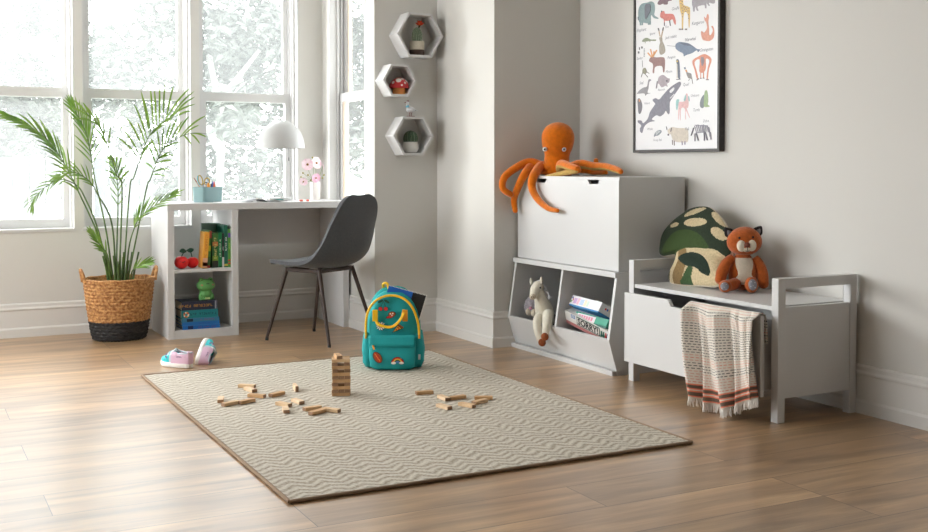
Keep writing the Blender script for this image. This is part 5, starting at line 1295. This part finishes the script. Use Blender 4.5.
def deco_sorry(M, s, t, lid):
    G1 = mat('ink_green', (24, 104, 84), .45); G2 = mat('ink_black', (24, 24, 26), .45); G3 = mat('box_cream', (222, 218, 210), .45)
    P = M@Matrix.Rotation(PI/2, 4, 'X') # local x, z up on the front side (normal -y)
    b = MB(); e = .0006
    def fr_(x0, x1, z0, z1, lev): b.box(x0, x1, -e*lev, -e*lev+e*.9, z0, z1, M)
    zt, zb = (-.002, -.046)
    fr_(.105, .300, zb, zt, 1); b.m(1); fr_(.108, .297, zb+.003, zt-.003, 2); b.m(2); fr_(.1105, .2945, zb+.005, zt-.005, 3)
    b.m(1); b.text('SORRY!', .043, M@basis((.2025, -e*3.4, (zb+zt)/2-.001), (1, 0, 0), (0, 0, 1), (0, -1, 0))@Matrix.Diagonal((1.2, 1, 1, 1)), .0004, .0012)
    b.m(3); fr_(.056, .092, -.022, -.004, 1); b.m(2); fr_(.060, .088, -.010, -.007, 2); fr_(.060, .088, -.017, -.014, 2)
    for x, c_ in ((.315, 0), (.332, 0), (.350, 4), (.366, 3)):
        b.m(c_); b.tube([(M @ Vector((x, -.001, -.04))), (M @ Vector((x, -.001, -.02)))], [.008, .003], 8); b.ball(M @ Vector((x, -.001, -.017)), .0045, 8)
    b.build('box_print', [G1, G2, G3, mat('ink_blue', (60, 110, 170), .45), mat('ink_red', (200, 44, 40), .45)], lid, label='green SORRY! panel with pawns')
    b = MB(); rr = random.Random(9)
    for q in range(4):
        b.m(q % 3); b.box(-.0007, 0, .03+q*.05, .065+q*.05, -.03+.004*(q % 2), -.008, M)
    b.build('end_print', [mat('ink_yellow', (232, 196, 80), .5), mat('ink_grey', (120, 130, 140), .5), MATS['ink_black']], lid)
o_ = at(564.5, 310.0, 'x', 2.957); e_ = at(608.5, 332, 'x', 2.967)
gbox('board_game', 'long white game box with a green framed SORRY! panel, frontmost in the right bin', o_, e_-o_, (1, .05, .22), .40, .20, .066, [GW, GP], deco_sorry, .74)
def side_rect(b, M, x0, x1, z0, z1, lev): b.box(x0, x1, -.0006*lev, -.0006*lev+.0005, z0, z1, M)
def deco_pastel(M, s, t, lid):
    ms = [mat('pastel_%d' % i, c_, .25) for i, c_ in enumerate(((214, 176, 224), (240, 190, 205), (190, 214, 240), (250, 226, 190), (90, 170, 90), (220, 60, 60), (60, 90, 180), (205, 232, 214)))]
    b = MB()
    for x0, x1, z0, z1, m_ in ((.03, .055, -.04, -.012, 0), (.06, .08, -.042, -.01, 1), (.084, .115, -.04, -.012, 2), (.12, .14, -.042, -.01, 3), (.144, .16, -.04, -.012, 7), (.004, .014, -.04, -.026, 4), (.006, .016, -.018, -.008, 6), (.018, .024, -.03, -.016, 5)):
        b.m(m_); side_rect(b, M, x0, x1, z0, z1, 1)
    b.build('box_print', ms, lid, label='pastel print')
    b = MB()
    for y, c_ in ((.03, 5), (.042, 6), (.052, 3)): b.m(c_); b.box(LEN, LEN+.0008, y, y+.009, -.026, -.016, M)
    b.build('end_print', ms, lid)
def deco_teal(M, s, t, lid):
    b = MB(); side_rect(b, M, .02, .175, -.036, -.006, 1); b.m(1)
    for k in range(6): side_rect(b, M, .035+k*.021, .05+k*.021, -.030, -.012, 2)
    b.m(2); side_rect(b, M, .004, .014, -.02, -.01, 1)
    b.build('box_print', [mat('teal_panel', (236, 226, 230), .25), mat('print_rose', (222, 130, 156), .4), mat('print_blue', (60, 120, 200), .4)], lid)
def edge_box(label, tl, tr, bl, xt, xb, W_, T_, mats, deco, lid):
    o_ = at(*tl, 'x', xt); e_ = at(*tr, 'x', xt); q = at(*bl, 'x', xb); a = (e_-o_).normalized(); up = (o_-q); up = (up-a*up.dot(a)).normalized(); c = up.cross(a)
    if c.x < 0: c = -c
    global LEN
    LEN = (e_-o_).length
    return gbox('board_game', label, o_, a, c, LEN, W_, T_, mats, deco, lid)
edge_box('white pastel game box with a blue lower edge, topmost in the right bin', (573, 294.8), (602.5, 302.3), (568, 306), 2.995, 2.965, .16, .055, [mat('box_white_gloss', (238, 236, 240), .22), mat('box_blue', (40, 130, 190), .5)], deco_pastel, .86)
edge_box('green game box with pink and white panel between the two white boxes', (576.5, 311), (609, 319.5), (574, 320), 2.985, 2.965, .15, .045, [mat('box_green', (20, 150, 120), .3), mat('box_green_dark', (16, 96, 84), .5)], deco_teal, .8)
# ------------------------------------------------------------------ animal poster
PXF = XR-.034
fy0, fy1, fz0, fz1 = at(719.3, 100, 'x', PXF).y, at(633, 100, 'x', PXF).y, 1.040, 1.952
po = thing('framed_poster', 'framed alphabet poster of painted animals in a dark wood frame on the right wall', 'picture', (XR, (fy0+fy1)/2, fz0))
FRM = mat('frame_wood', (52, 46, 42), .45, c2=(38, 32, 30), vscale=60)
b = MB()
for y0, y1, z0, z1 in ((fy0, fy0+.013, fz0, fz1), (fy1-.013, fy1, fz0, fz1), (fy0+.013, fy1-.013, fz0, fz0+.013), (fy0+.013, fy1-.013, fz1-.013, fz1)): b.box(PXF, XR-.0005, y0, y1, z0, z1)
b.build('picture_frame', FRM, po, bevel=.001)
PS = PXF+.006
MB().box(PS, PS+.003, fy0+.012, fy1-.012, fz0+.012, fz1-.012).build('backing_print', mat('print_paper', (226, 226, 228), .35), po)
INKS = {}
def poly_at(b, pts, off, sc, lvl=0, smooth_=3):
    q = [at(off[0]+x/sc[0], off[1]+y/sc[1], 'x', PS) for x, y in pts]
    p2 = [(p.y, p.z) for p in q]
    if smooth_: p2 = sp2(p2, smooth_)
    b.prism(p2, PS-.0004-.0003*lvl, PS-.0001, 'yz')
def animal(name, shapes, off, sc):
    b = MB(); ms = []
    for i, s_ in enumerate(shapes):
        c_, pts = s_[0], s_[1]; lvl = s_[2] if len(s_) > 2 else i
        c_ = tuple(int(v*.80+232*.20) for v in c_); m_ = mat('print_%02x%02x%02x' % c_, c_, .5, var=.15, vscale=90)
        if m_ not in ms: ms.append(m_)
        b.m(ms.index(m_)); poly_at(b, pts, off, sc, lvl, 3 if len(pts) > 4 else 0)
    return b.build(name, ms, po)
Z1 = ((632, 0), (10.64, 10.64)); Z2 = ((676, 0), (10.63, 10.64)); Z3 = ((632, 45), (9.68, 9.67)); Z4 = ((676, 45), (9.67, 9.67)); Z5 = ((632, 95), (8.86, 8.87)); Z6 = ((676, 95), (8.87, 8.87))
def rct(x0, y0, x1, y1): return [(x0, y0), (x1, y0), (x1, y1), (x0, y1)]
def ln(x0, y0, x1, y1, w=3):
    d = Vector((x1-x0, y1-y0)).normalized()*w/2; return [(x0-d.y, y0+d.x), (x1-d.y, y1+d.x), (x1+d.y, y1-d.x), (x0+d.y, y0-d.x)]
TL, DG = (112, 140, 144), (84, 90, 104)
animal('print_elephant', [(TL, [(66, 180), (72, 90), (105, 40), (160, 28), (205, 15), (240, 40), (245, 110), (238, 160), (280, 190), (275, 202), (230, 190), (205, 160), (200, 230), (180, 250), (110, 240), (80, 240)]), (TL, rct(82, 225, 100, 270)), (TL, rct(104, 230, 118, 268)), (TL, rct(170, 225, 186, 264)), (TL, rct(188, 225, 202, 262)), (DG, [(140, 190), (138, 70), (160, 40), (195, 45), (200, 110), (175, 160), (155, 200)]), (DG, ln(66, 180, 70, 215, 8))], *Z1)
animal('print_fox', [((212, 104, 92), [(310, 125), (345, 120), (355, 145), (430, 148), (455, 180), (468, 230), (462, 265), (445, 240), (430, 205), (400, 220), (350, 220), (330, 200), (300, 180)]), ((212, 104, 92), rct(340, 210, 350, 240)), ((70, 60, 70), rct(341, 238, 350, 275)), ((70, 60, 70), ln(400, 215, 410, 275, 9)), ((70, 60, 70), rct(312, 114, 322, 130))], *Z1)
animal('print_bear', [((106, 74, 84), [(275, 25), (310, -10), (400, -20), (425, 5), (385, 15), (380, 45), (340, 48), (330, 40), (300, 52), (275, 45)])], *Z1)
animal('print_hare', [((176, 148, 118), ln(282, 300, 300, 390, 12)), ((176, 148, 118), ln(335, 290, 312, 400, 12)), ((156, 146, 130), [(290, 400), (320, 400), (325, 440), (350, 500), (350, 560), (300, 580), (290, 500), (300, 450)]), ((66, 70, 80), ln(280, 300, 288, 325, 12)), ((66, 70, 80), ln(336, 290, 326, 325, 10))], *Z1)
animal('print_iguana', [((124, 134, 104), [(105, 440), (130, 410), (165, 403), (200, 420), (255, 420), (250, 436), (200, 435), (165, 440), (130, 445)]), ((124, 134, 104), ln(140, 440, 142, 460, 6)), ((124, 134, 104), ln(190, 430, 192, 448, 6))], *Z1)
animal('print_narwhal', [((92, 112, 142), [(462, 490), (470, 465), (500, 448), (532, 448), (600, 460), (650, 490), (692, 520), (722, 525), (715, 545), (700, 555), (690, 535), (640, 565), (580, 585), (552, 600), (545, 570), (500, 545), (468, 520)]), ((100, 100, 110), ln(375, 485, 465, 494, 4)), ((72, 84, 110), [(500, 455), (600, 462), (650, 492), (560, 482)])], *Z1)
animal('print_giraffe', [((222, 180, 92), [(35, -20), (75, -20), (80, 50), (140, 75), (150, 110), (145, 280), (135, 280), (125, 150), (85, 140), (75, 300), (62, 300), (60, 170), (45, 110)])]+[((110, 96, 110), rct(x, y, x+9, y+9), 3) for x, y in ((48, 0), (62, 14), (50, 34), (66, 48), (80, 66), (98, 74), (60, 80), (86, 92), (110, 92), (128, 84), (70, 110), (100, 116), (124, 112), (66, 140), (128, 150), (66, 175), (130, 190))]+[((110, 90, 90), rct(40, 305, 52, 318)), ((110, 90, 90), rct(66, 305, 76, 318)), ((110, 90, 90), rct(106, 305, 116, 318))], *Z2)
animal('print_hippo', [((152, 148, 156), [(170, 40), (180, -10), (260, -30), (400, -20), (415, 10), (410, 35), (385, 38), (350, 30), (360, 60), (345, 60), (325, 35), (325, 85), (308, 85), (300, 55), (230, 70), (240, 112), (220, 110), (205, 70), (200, 118), (182, 120), (178, 75)])], *Z2)
animal('print_kangaroo', [((222, 140, 112), [(300, 175), (318, 195), (330, 155), (345, 152), (350, 190), (345, 230), (352, 300), (355, 370), (375, 365), (392, 320), (375, 280), (395, 280), (408, 330), (400, 400), (360, 435), (310, 432), (280, 415), (265, 350), (275, 330), (300, 345), (330, 300), (322, 240), (305, 215)])], *Z2)
animal('print_moose', [((138, 92, 88), [(165, 155), (180, 120), (210, 115), (240, 120), (300, 118), (320, 145), (315, 255), (300, 258), (290, 205), (225, 212), (215, 268), (200, 265), (205, 200), (195, 175)]), ((228, 150, 82), ln(152, 75, 190, 118, 12)), ((228, 150, 82), ln(180, 40, 198, 118, 12)), ((228, 150, 82), ln(240, 50, 200, 118, 12)), ((228, 150, 82), ln(215, 60, 205, 112, 12))], *Z3)
animal('print_spider', [((60, 60, 66), rct(68, 22, 78, 48)), ((60, 60, 66), rct(90, 14, 104, 34)), ((60, 60, 66), rct(58, 62, 72, 82)), ((60, 60, 66), ln(100, 150, 104, 215, 2)), ((130, 126, 100), [(105, 235), (125, 220), (140, 240), (140, 270), (120, 280), (104, 265)]), ((80, 80, 80), ln(105, 265, 90, 312, 4)), ((80, 80, 80), ln(125, 275, 155, 312, 4)), ((80, 80, 80), ln(135, 255, 168, 275, 4))]+[((60, 60, 66), rct(118, 36+14*k, 124, 41+14*k)) for k in range(6)], *Z3)
animal('print_seal', [((128, 126, 132), [(48, 470), (70, 440), (110, 412), (145, 400), (158, 340), (178, 330), (185, 342), (168, 360), (160, 420), (150, 460), (182, 465), (145, 475), (130, 492), (118, 468), (60, 472)])], *Z3)
animal('print_raccoon', [((160, 146, 156), [(250, 370), (255, 320), (280, 295), (305, 290), (345, 320), (365, 325), (360, 360), (340, 375), (345, 405), (325, 395), (290, 410), (275, 395), (262, 375)]), ((110, 104, 116), ln(246, 350, 236, 420, 12)), ((70, 70, 80), rct(330, 340, 345, 355))], *Z3)
animal('print_penguin', [((84, 92, 112), [(428, 145), (450, 140), (462, 190), (466, 330), (440, 300), (436, 200)]), ((222, 216, 206), [(430, 180), (440, 185), (444, 320), (432, 325)]), ((230, 190, 70), rct(432, 150, 445, 165)), ((70, 66, 72), ln(430, 335, 470, 330, 7))], *Z3)
animal('print_orangutan', [((222, 130, 98), [(158, 155), (215, 112), (262, 90), (300, 95), (345, 140), (320, 230), (308, 325), (296, 325), (305, 230), (322, 150), (290, 135), (290, 220), (270, 262), (240, 268), (225, 245), (228, 140), (180, 165), (200, 250), (215, 320), (200, 322), (180, 240)]), ((222, 130, 98), rct(236, 260, 244, 320)), ((222, 130, 98), rct(262, 260, 272, 320)), ((132, 116, 122), [(242, 120), (258, 115), (272, 130), (272, 170), (255, 205), (244, 170)]), ((120, 104, 108), ln(200, 340, 222, 325, 10)), ((120, 104, 108), ln(292, 335, 318, 335, 10)), ((120, 104, 108), ln(234, 322, 248, 322, 8)), ((120, 104, 108), ln(262, 320, 276, 320, 8))], *Z4)
animal('print_quail', [((134, 126, 124), [(95, 250), (112, 265), (145, 275), (155, 310), (165, 370), (157, 370), (150, 330), (120, 320), (105, 290)]), ((84, 92, 118), [(75, 220), (90, 212), (96, 232), (84, 236)]), ((226, 150, 84), [(88, 240), (104, 238), (112, 262), (96, 260)]), ((110, 104, 104), ln(135, 330, 120, 345, 4))], *Z4)
animal('print_orca', [((108, 106, 122), [(182, 45), (210, 28), (240, 40), (275, 0), (330, -60), (385, -100), (425, -118), (435, -95), (410, -50), (355, 30), (335, 70), (335, 150), (322, 172), (300, 140), (285, 165), (250, 190), (215, 180), (175, 215), (205, 230), (160, 240), (125, 262), (105, 290), (92, 335), (75, 328), (70, 300), (82, 270), (55, 245), (52, 225), (85, 228), (100, 250), (140, 210), (160, 150), (200, 90), (205, 75)]), ((226, 226, 230), [(335, -38), (370, -68), (375, -50), (350, -20), (338, -22)]), ((226, 226, 230), ln(338, 30, 375, -8, 6))], *Z5)
animal('print_vulture', [((100, 98, 108), [(50, 40), (68, 30), (88, 70), (90, 120), (75, 165), (58, 160), (52, 100)]), ((226, 150, 90), [(58, 40), (68, 34), (74, 58), (64, 60)])], *Z5)
animal('print_xray_fish', [((120, 130, 140), [(195, 355), (210, 330), (235, 312), (258, 312), (262, 330), (235, 358), (205, 365), (198, 375)]), ((210, 214, 218), ln(215, 350, 250, 322, 5)), ((210, 214, 218), ln(210, 340, 240, 318, 4))], *Z5)
animal('print_yak', [((206, 194, 176), [(315, 315), (335, 295), (360, 285), (400, 292), (470, 295), (495, 305), (500, 350), (498, 395), (480, 420), (390, 415), (360, 395), (345, 350), (325, 345)]), ((100, 84, 84), ln(358, 400, 360, 442, 8)), ((100, 84, 84), ln(374, 405, 376, 448, 8)), ((130, 110, 140), ln(444, 410, 446, 445, 8)), ((130, 110, 140), ln(470, 410, 470, 440, 8)), ((70, 66, 80), ln(306, 280, 312, 310, 5)), ((70, 66, 80), ln(345, 325, 352, 290, 5)), ((70, 66, 80), rct(318, 345, 328, 360))], *Z5)
animal('print_unicorn', [((228, 176, 178), [(20, 70), (35, 60), (75, 55), (88, -5), (100, -12), (108, 20), (112, 80), (105, 115), (95, 120), (120, 190), (118, 200), (90, 140), (88, 210), (82, 210), (80, 125), (45, 120), (42, 215), (36, 215), (34, 120), (26, 210), (20, 210), (22, 110)]), ((140, 196, 196), [(0, 60), (12, 38), (28, 42), (22, 80), (12, 130), (2, 120)]), ((140, 196, 196), [(70, 40), (84, 0), (92, 10), (84, 45), (75, 55)]), ((140, 196, 196), ln(112, 10, 118, 55, 8))], *Z6)
animal('print_turtle', [((108, 116, 124), [(212, 90), (216, 50), (235, 10), (252, 0), (250, 60), (245, 112), (222, 112)]), ((144, 172, 118), [(252, -10), (262, -40), (278, -35), (285, 10), (286, 60), (282, 85), (300, 98), (290, 105), (250, 104), (248, 50)])], *Z6)
animal('print_zebra', [((122, 118, 134), ln(*q)) for q in ((165, 275, 185, 340, 9), (180, 265, 198, 335, 9), (195, 262, 214, 330, 9), (214, 268, 226, 330, 8), (230, 264, 240, 330, 9), (246, 262, 252, 328, 9), (262, 268, 268, 325, 8), (276, 275, 290, 330, 10), (290, 285, 306, 370, 10), (306, 330, 312, 395, 8), (170, 340, 170, 410, 7), (182, 340, 200, 405, 7), (252, 330, 254, 405, 7), (262, 328, 280, 402, 7), (160, 290, 138, 360, 5), (172, 268, 280, 272, 6), (180, 335, 262, 330, 6))], *Z6)
animal('print_tortoise_hint', [((150, 178, 128), [(60, 400), (90, 380), (110, 400), (90, 412)])], *Z4) if False else None
NAMEINK = mat('print_ink', (118, 120, 132), .6)
for wd, u, v, s_ in (('Elephant', 641.5, 30, .026), ('Fox', 667, 26.8, .02), ('Iguana', 652.5, 33.5, .02), ('Jack rabbit', 671, 37, .023), ('Giraffe', 675.5, 8.5, .024), ('Kangaroo', 698, 22.7, .026), ('Narwhal', 690.5, 39.3, .026), ('Orangutan', 706.5, 49.5, .025), ('Spider', 639.8, 58.3, .022), ('Penguin', 671.5, 57.2, .022), ('Moose', 669, 71.5, .021), ('Seal', 641.5, 83, .024), ('Raccoon', 661.5, 89.6, .018), ('Quail', 686, 84.5, .023), ('Unicorn', 695, 95.5, .021), ('Vulture', 647, 103.3, .018), ('Whale', 650, 129, .02), ('X-ray fish', 657.5, 140, .02), ('Turtle', 696.5, 110, .022), ('Yak', 687, 129, .025), ('Zebra', 706, 121, .02)):
    p = at(u, v, 'x', PS-.0006); M = basis(p, (0, -1, 0), (0, 0, 1), (-1, 0, 0))@Matrix(((1, .25, 0, 0), (0, 1, 0, 0), (0, 0, 1, 0), (0, 0, 0, 1)))
    MB().text(wd, s_*.88, M).build('animal_name', NAMEINK, po)
# ------------------------------------------------------------------ things on the hexagon shelves
YS = YH-.065
CER = mat('pot_cream', (206, 198, 180), .7, var=.1, vscale=80); CBR = mat('pot_brown', (72, 54, 48), .6)
cx = HA[0]+.003
cp = thing('potted_cactus', 'tall cactus with orange flower in a cream and brown pot, on the top shelf', 'plant', (cx, YS, za))
M = fr((cx, YS, za))@Matrix.Diagonal((1.04, 1.04, 1.1, 1)); MB().lathe([(.040, .0), (.041, .002), (.041, .030)], 32, M).build('pot_base', CBR, cp, smooth=True, label='brown glazed lower part')
MB().lathe([(.041, .0303), (.041, .074), (.037, .074), (.036, .062), (.001, .062)], 32, M).build('pot', CER, cp, smooth=True)
def ribbed(b, M, r, h, ribs, z0=0, spikes=0, rd=None):
    vs = []; n = ribs*4; lv = 12; fs = []
    for i in range(lv+1):
        t = i/lv; rr = r*math.sin(PI*(.2+.8*t))**.55 if t < 1 else .0005
        rr = r*(1-(max(0, t-.35)/.65)**2.4)**.5 if t > .35 else r*(.86+.14*t/.35)
        for k in range(n):
            q = max(rr, .0005)*(1+.10*math.cos(2*PI*k/n*ribs)); a = 2*PI*k/n; vs.append((q*math.cos(a), q*math.sin(a), z0+h*t))
    fs = [(i*n+k, i*n+(k+1) % n, (i+1)*n+(k+1) % n, (i+1)*n+k) for i in range(lv) for k in range(n)]
    b.add(vs, fs, M)
b = MB(); ribbed(b, M, .0265, .088, 14, .062); b.build('cactus_body', mat('cactus_greygreen', (124, 142, 120), .8, bump=.6, bscale=300), cp, smooth=True)
b = MB(); rs = random.Random(7)
for k in range(260):
    a = rs.uniform(0, 2*PI); h = rs.uniform(.005, .085); t = h/.088; rr = .0265*((1-(max(0, t-.35)/.65)**2.4)**.5 if t > .35 else .95)*1.05
    p = Vector((rr*math.cos(a), rr*math.sin(a), .062+h)); d = Vector((math.cos(a), math.sin(a), rs.uniform(-.3, .6)))*.008; b.tube([M @ p, M @ (p+d)], [.0006, .0003], 3)
b.build('spines', mat('cactus_spines', (206, 206, 190), .8), cp)
b = MB(); b.tube([M @ Vector((.012, 0, .145)), M @ Vector((.016, -.002, .162))], [.005, .007], 8); b.m(1)
for k in range(18):
    a = 2*PI*k/9; e = .5 if k < 9 else 1.1; o_ = Vector((.016, -.002, .160)); d = Vector((math.cos(a)*math.sin(e), math.sin(a)*math.sin(e), math.cos(e)))
    b.m(1 if k % 2 else 2).tube([M @ o_, M @ (o_+d*.014), M @ (o_+d*.028)], [.003, .0055, .001], 6)
b.build('flower', [mat('flower_base', (60, 74, 40), .7), mat('flower_orange', (226, 92, 30), .6), mat('flower_red', (196, 52, 26), .6)], cp, smooth=True, label='orange red flower')
# toadstool
mx_ = HB[0]+.018; mu = thing('toadstool_figure', 'red toadstool figure with white spots and orange stalk, on the middle shelf', 'ornament', (mx_, YS, zb)); M = fr((mx_, YS, zb))
MB().lathe([(.034, 0), (.038, .004), (.036, .03), (.034, .046), (.001, .05)], 32, M).build('stalk', mat('toad_orange', (226, 150, 76), .5), mu, smooth=True)
cap_ = lambda t: (.056*math.cos(t), .040+.058*math.sin(t))
MB().lathe([(.03, .038), (.050, .036), (.0555, .039)]+[(max(cap_(t)[0], .0005), cap_(t)[1]) for t in [PI/2*k/12 for k in range(13)]], 40, M).build('cap', mat('toad_red', (190, 40, 44), .45), mu, smooth=True)
for a, t, r in ((-2.05, .75, .017), (-1.35, .95, .009), (-1.25, .45, .0075), (-.7, .7, .012), (-2.75, .5, .010), (-1.7, .2, .006), (.2, .7, .012), (1.5, .7, .014)):
    rr, zz = cap_(t); nrm = Vector((math.cos(a)*math.cos(t), math.sin(a)*math.cos(t), math.sin(t))); p = Vector((rr*math.cos(a), rr*math.sin(a), zz)); x = nrm.orthogonal().normalized()
    MB().ball((0, 0, 0), (r, r*.95, .0022), 14, M@basis(p, x, nrm.cross(x), nrm)).build('spot', mat('toad_white', (226, 220, 214), .6), mu, smooth='all')
# lowest shelf: cactus in white pot; gull on top
cx = HC[0]+.005; c2_ = thing('potted_cactus', 'round dark green cactus in a white round pot, on the lowest shelf', 'plant', (cx, YS, zc)); M = fr((cx, YS, zc))@Matrix.Diagonal((1.14, 1.14, 1.12, 1))
MB().lathe([(.022, 0), (.034, .006), (.0415, .024), (.042, .036), (.038, .052), (.0345, .058), (.031, .056), (.031, .048), (.001, .048)], 36, M).build('pot', mat('pot_white', (208, 206, 202), .5), c2_, smooth=True)
b = MB(); ribbed(b, M, .034, .072, 13, .044); b.build('cactus_body', mat('cactus_dark', (54, 76, 54), .6), c2_, smooth=True)
b = MB()
for k in range(13):
    for j in range(7):
        a = 2*PI*k/13; t = .15+j*.12; rr = .034*1.1*((1-(max(0, t-.35)/.65)**2.4)**.5 if t > .35 else .95); p = Vector((rr*math.cos(a), rr*math.sin(a), .044+.072*t)); b.ball(M @ p, .0016, 5)
b.build('spines', mat('cactus_areoles', (170, 176, 150), .8), c2_)
gx, gz = HC[0]+.0, HC[1]+HC[2]*math.cos(PI/6); gu = thing('seagull_figure', 'small white seagull ornament standing on top of the lowest hexagon shelf', 'ornament', (gx, YS-.01, gz)); M = fr((gx, YS-.01, gz+.0003), R(-8))@Matrix.Scale(1.3, 4)
b = MB(); b.ball((.0, 0, .030), (.020, .011, .013), 16, M@fr((0, 0, 0), 0, 0, 0)); b.tube([M @ Vector((-.008, 0, .034)), M @ Vector((-.014, 0, .048)), M @ Vector((-.013, 0, .060))], [.010, .0075, .0065], 12); b.ball((-.013, 0, .061), .0075, 12, M)
b.tube([M @ Vector((.012, 0, .033)), M @ Vector((.036, 0, .026))], [.009, .002], 10, flat=.6); b.build('body', mat('gull_white', (214, 216, 220), .6), gu, smooth='all')
MB().tube([M @ Vector((-.0155, 0, .050)), M @ Vector((-.0125, 0, .042))], [.0088, .0102], 14).build('scarf', mat('gull_blue', (110, 190, 214), .6), gu, smooth=True)
b = MB(); b.tube([M @ Vector((-.019, 0, .062)), M @ Vector((-.030, 0, .061))], [.0025, .0006], 6); b.ball((-.012, 0, .0685), (.006, .0055, .0028), 10, M); b.build('beak_and_cap', mat('gull_redbrown', (136, 50, 44), .6), gu, smooth='all')
for s_ in (-1, 1):
    g = [[(x, s_*.0118*math.cos((z_-.03)*40)-s_*.0006, z_) for z_ in (.026, .032, .038)] for x in (-.008, .006, .02, .034)]
    MB().sheet(g, .0012*s_).build('wing', mat('gull_grey', (86, 88, 94), .6), gu, smooth=True)
    b = MB(); b.tube([M @ Vector((s_*.004, s_*.002, .019)), M @ Vector((s_*.004, s_*.002, .002))], .0018, 6); b.build('leg', MATS['gull_redbrown'], gu, smooth=True)
MB().box(-.018, .016, -.012, .012, 0, .003, M, b=.001).build('base', MATS['gull_redbrown'], gu)
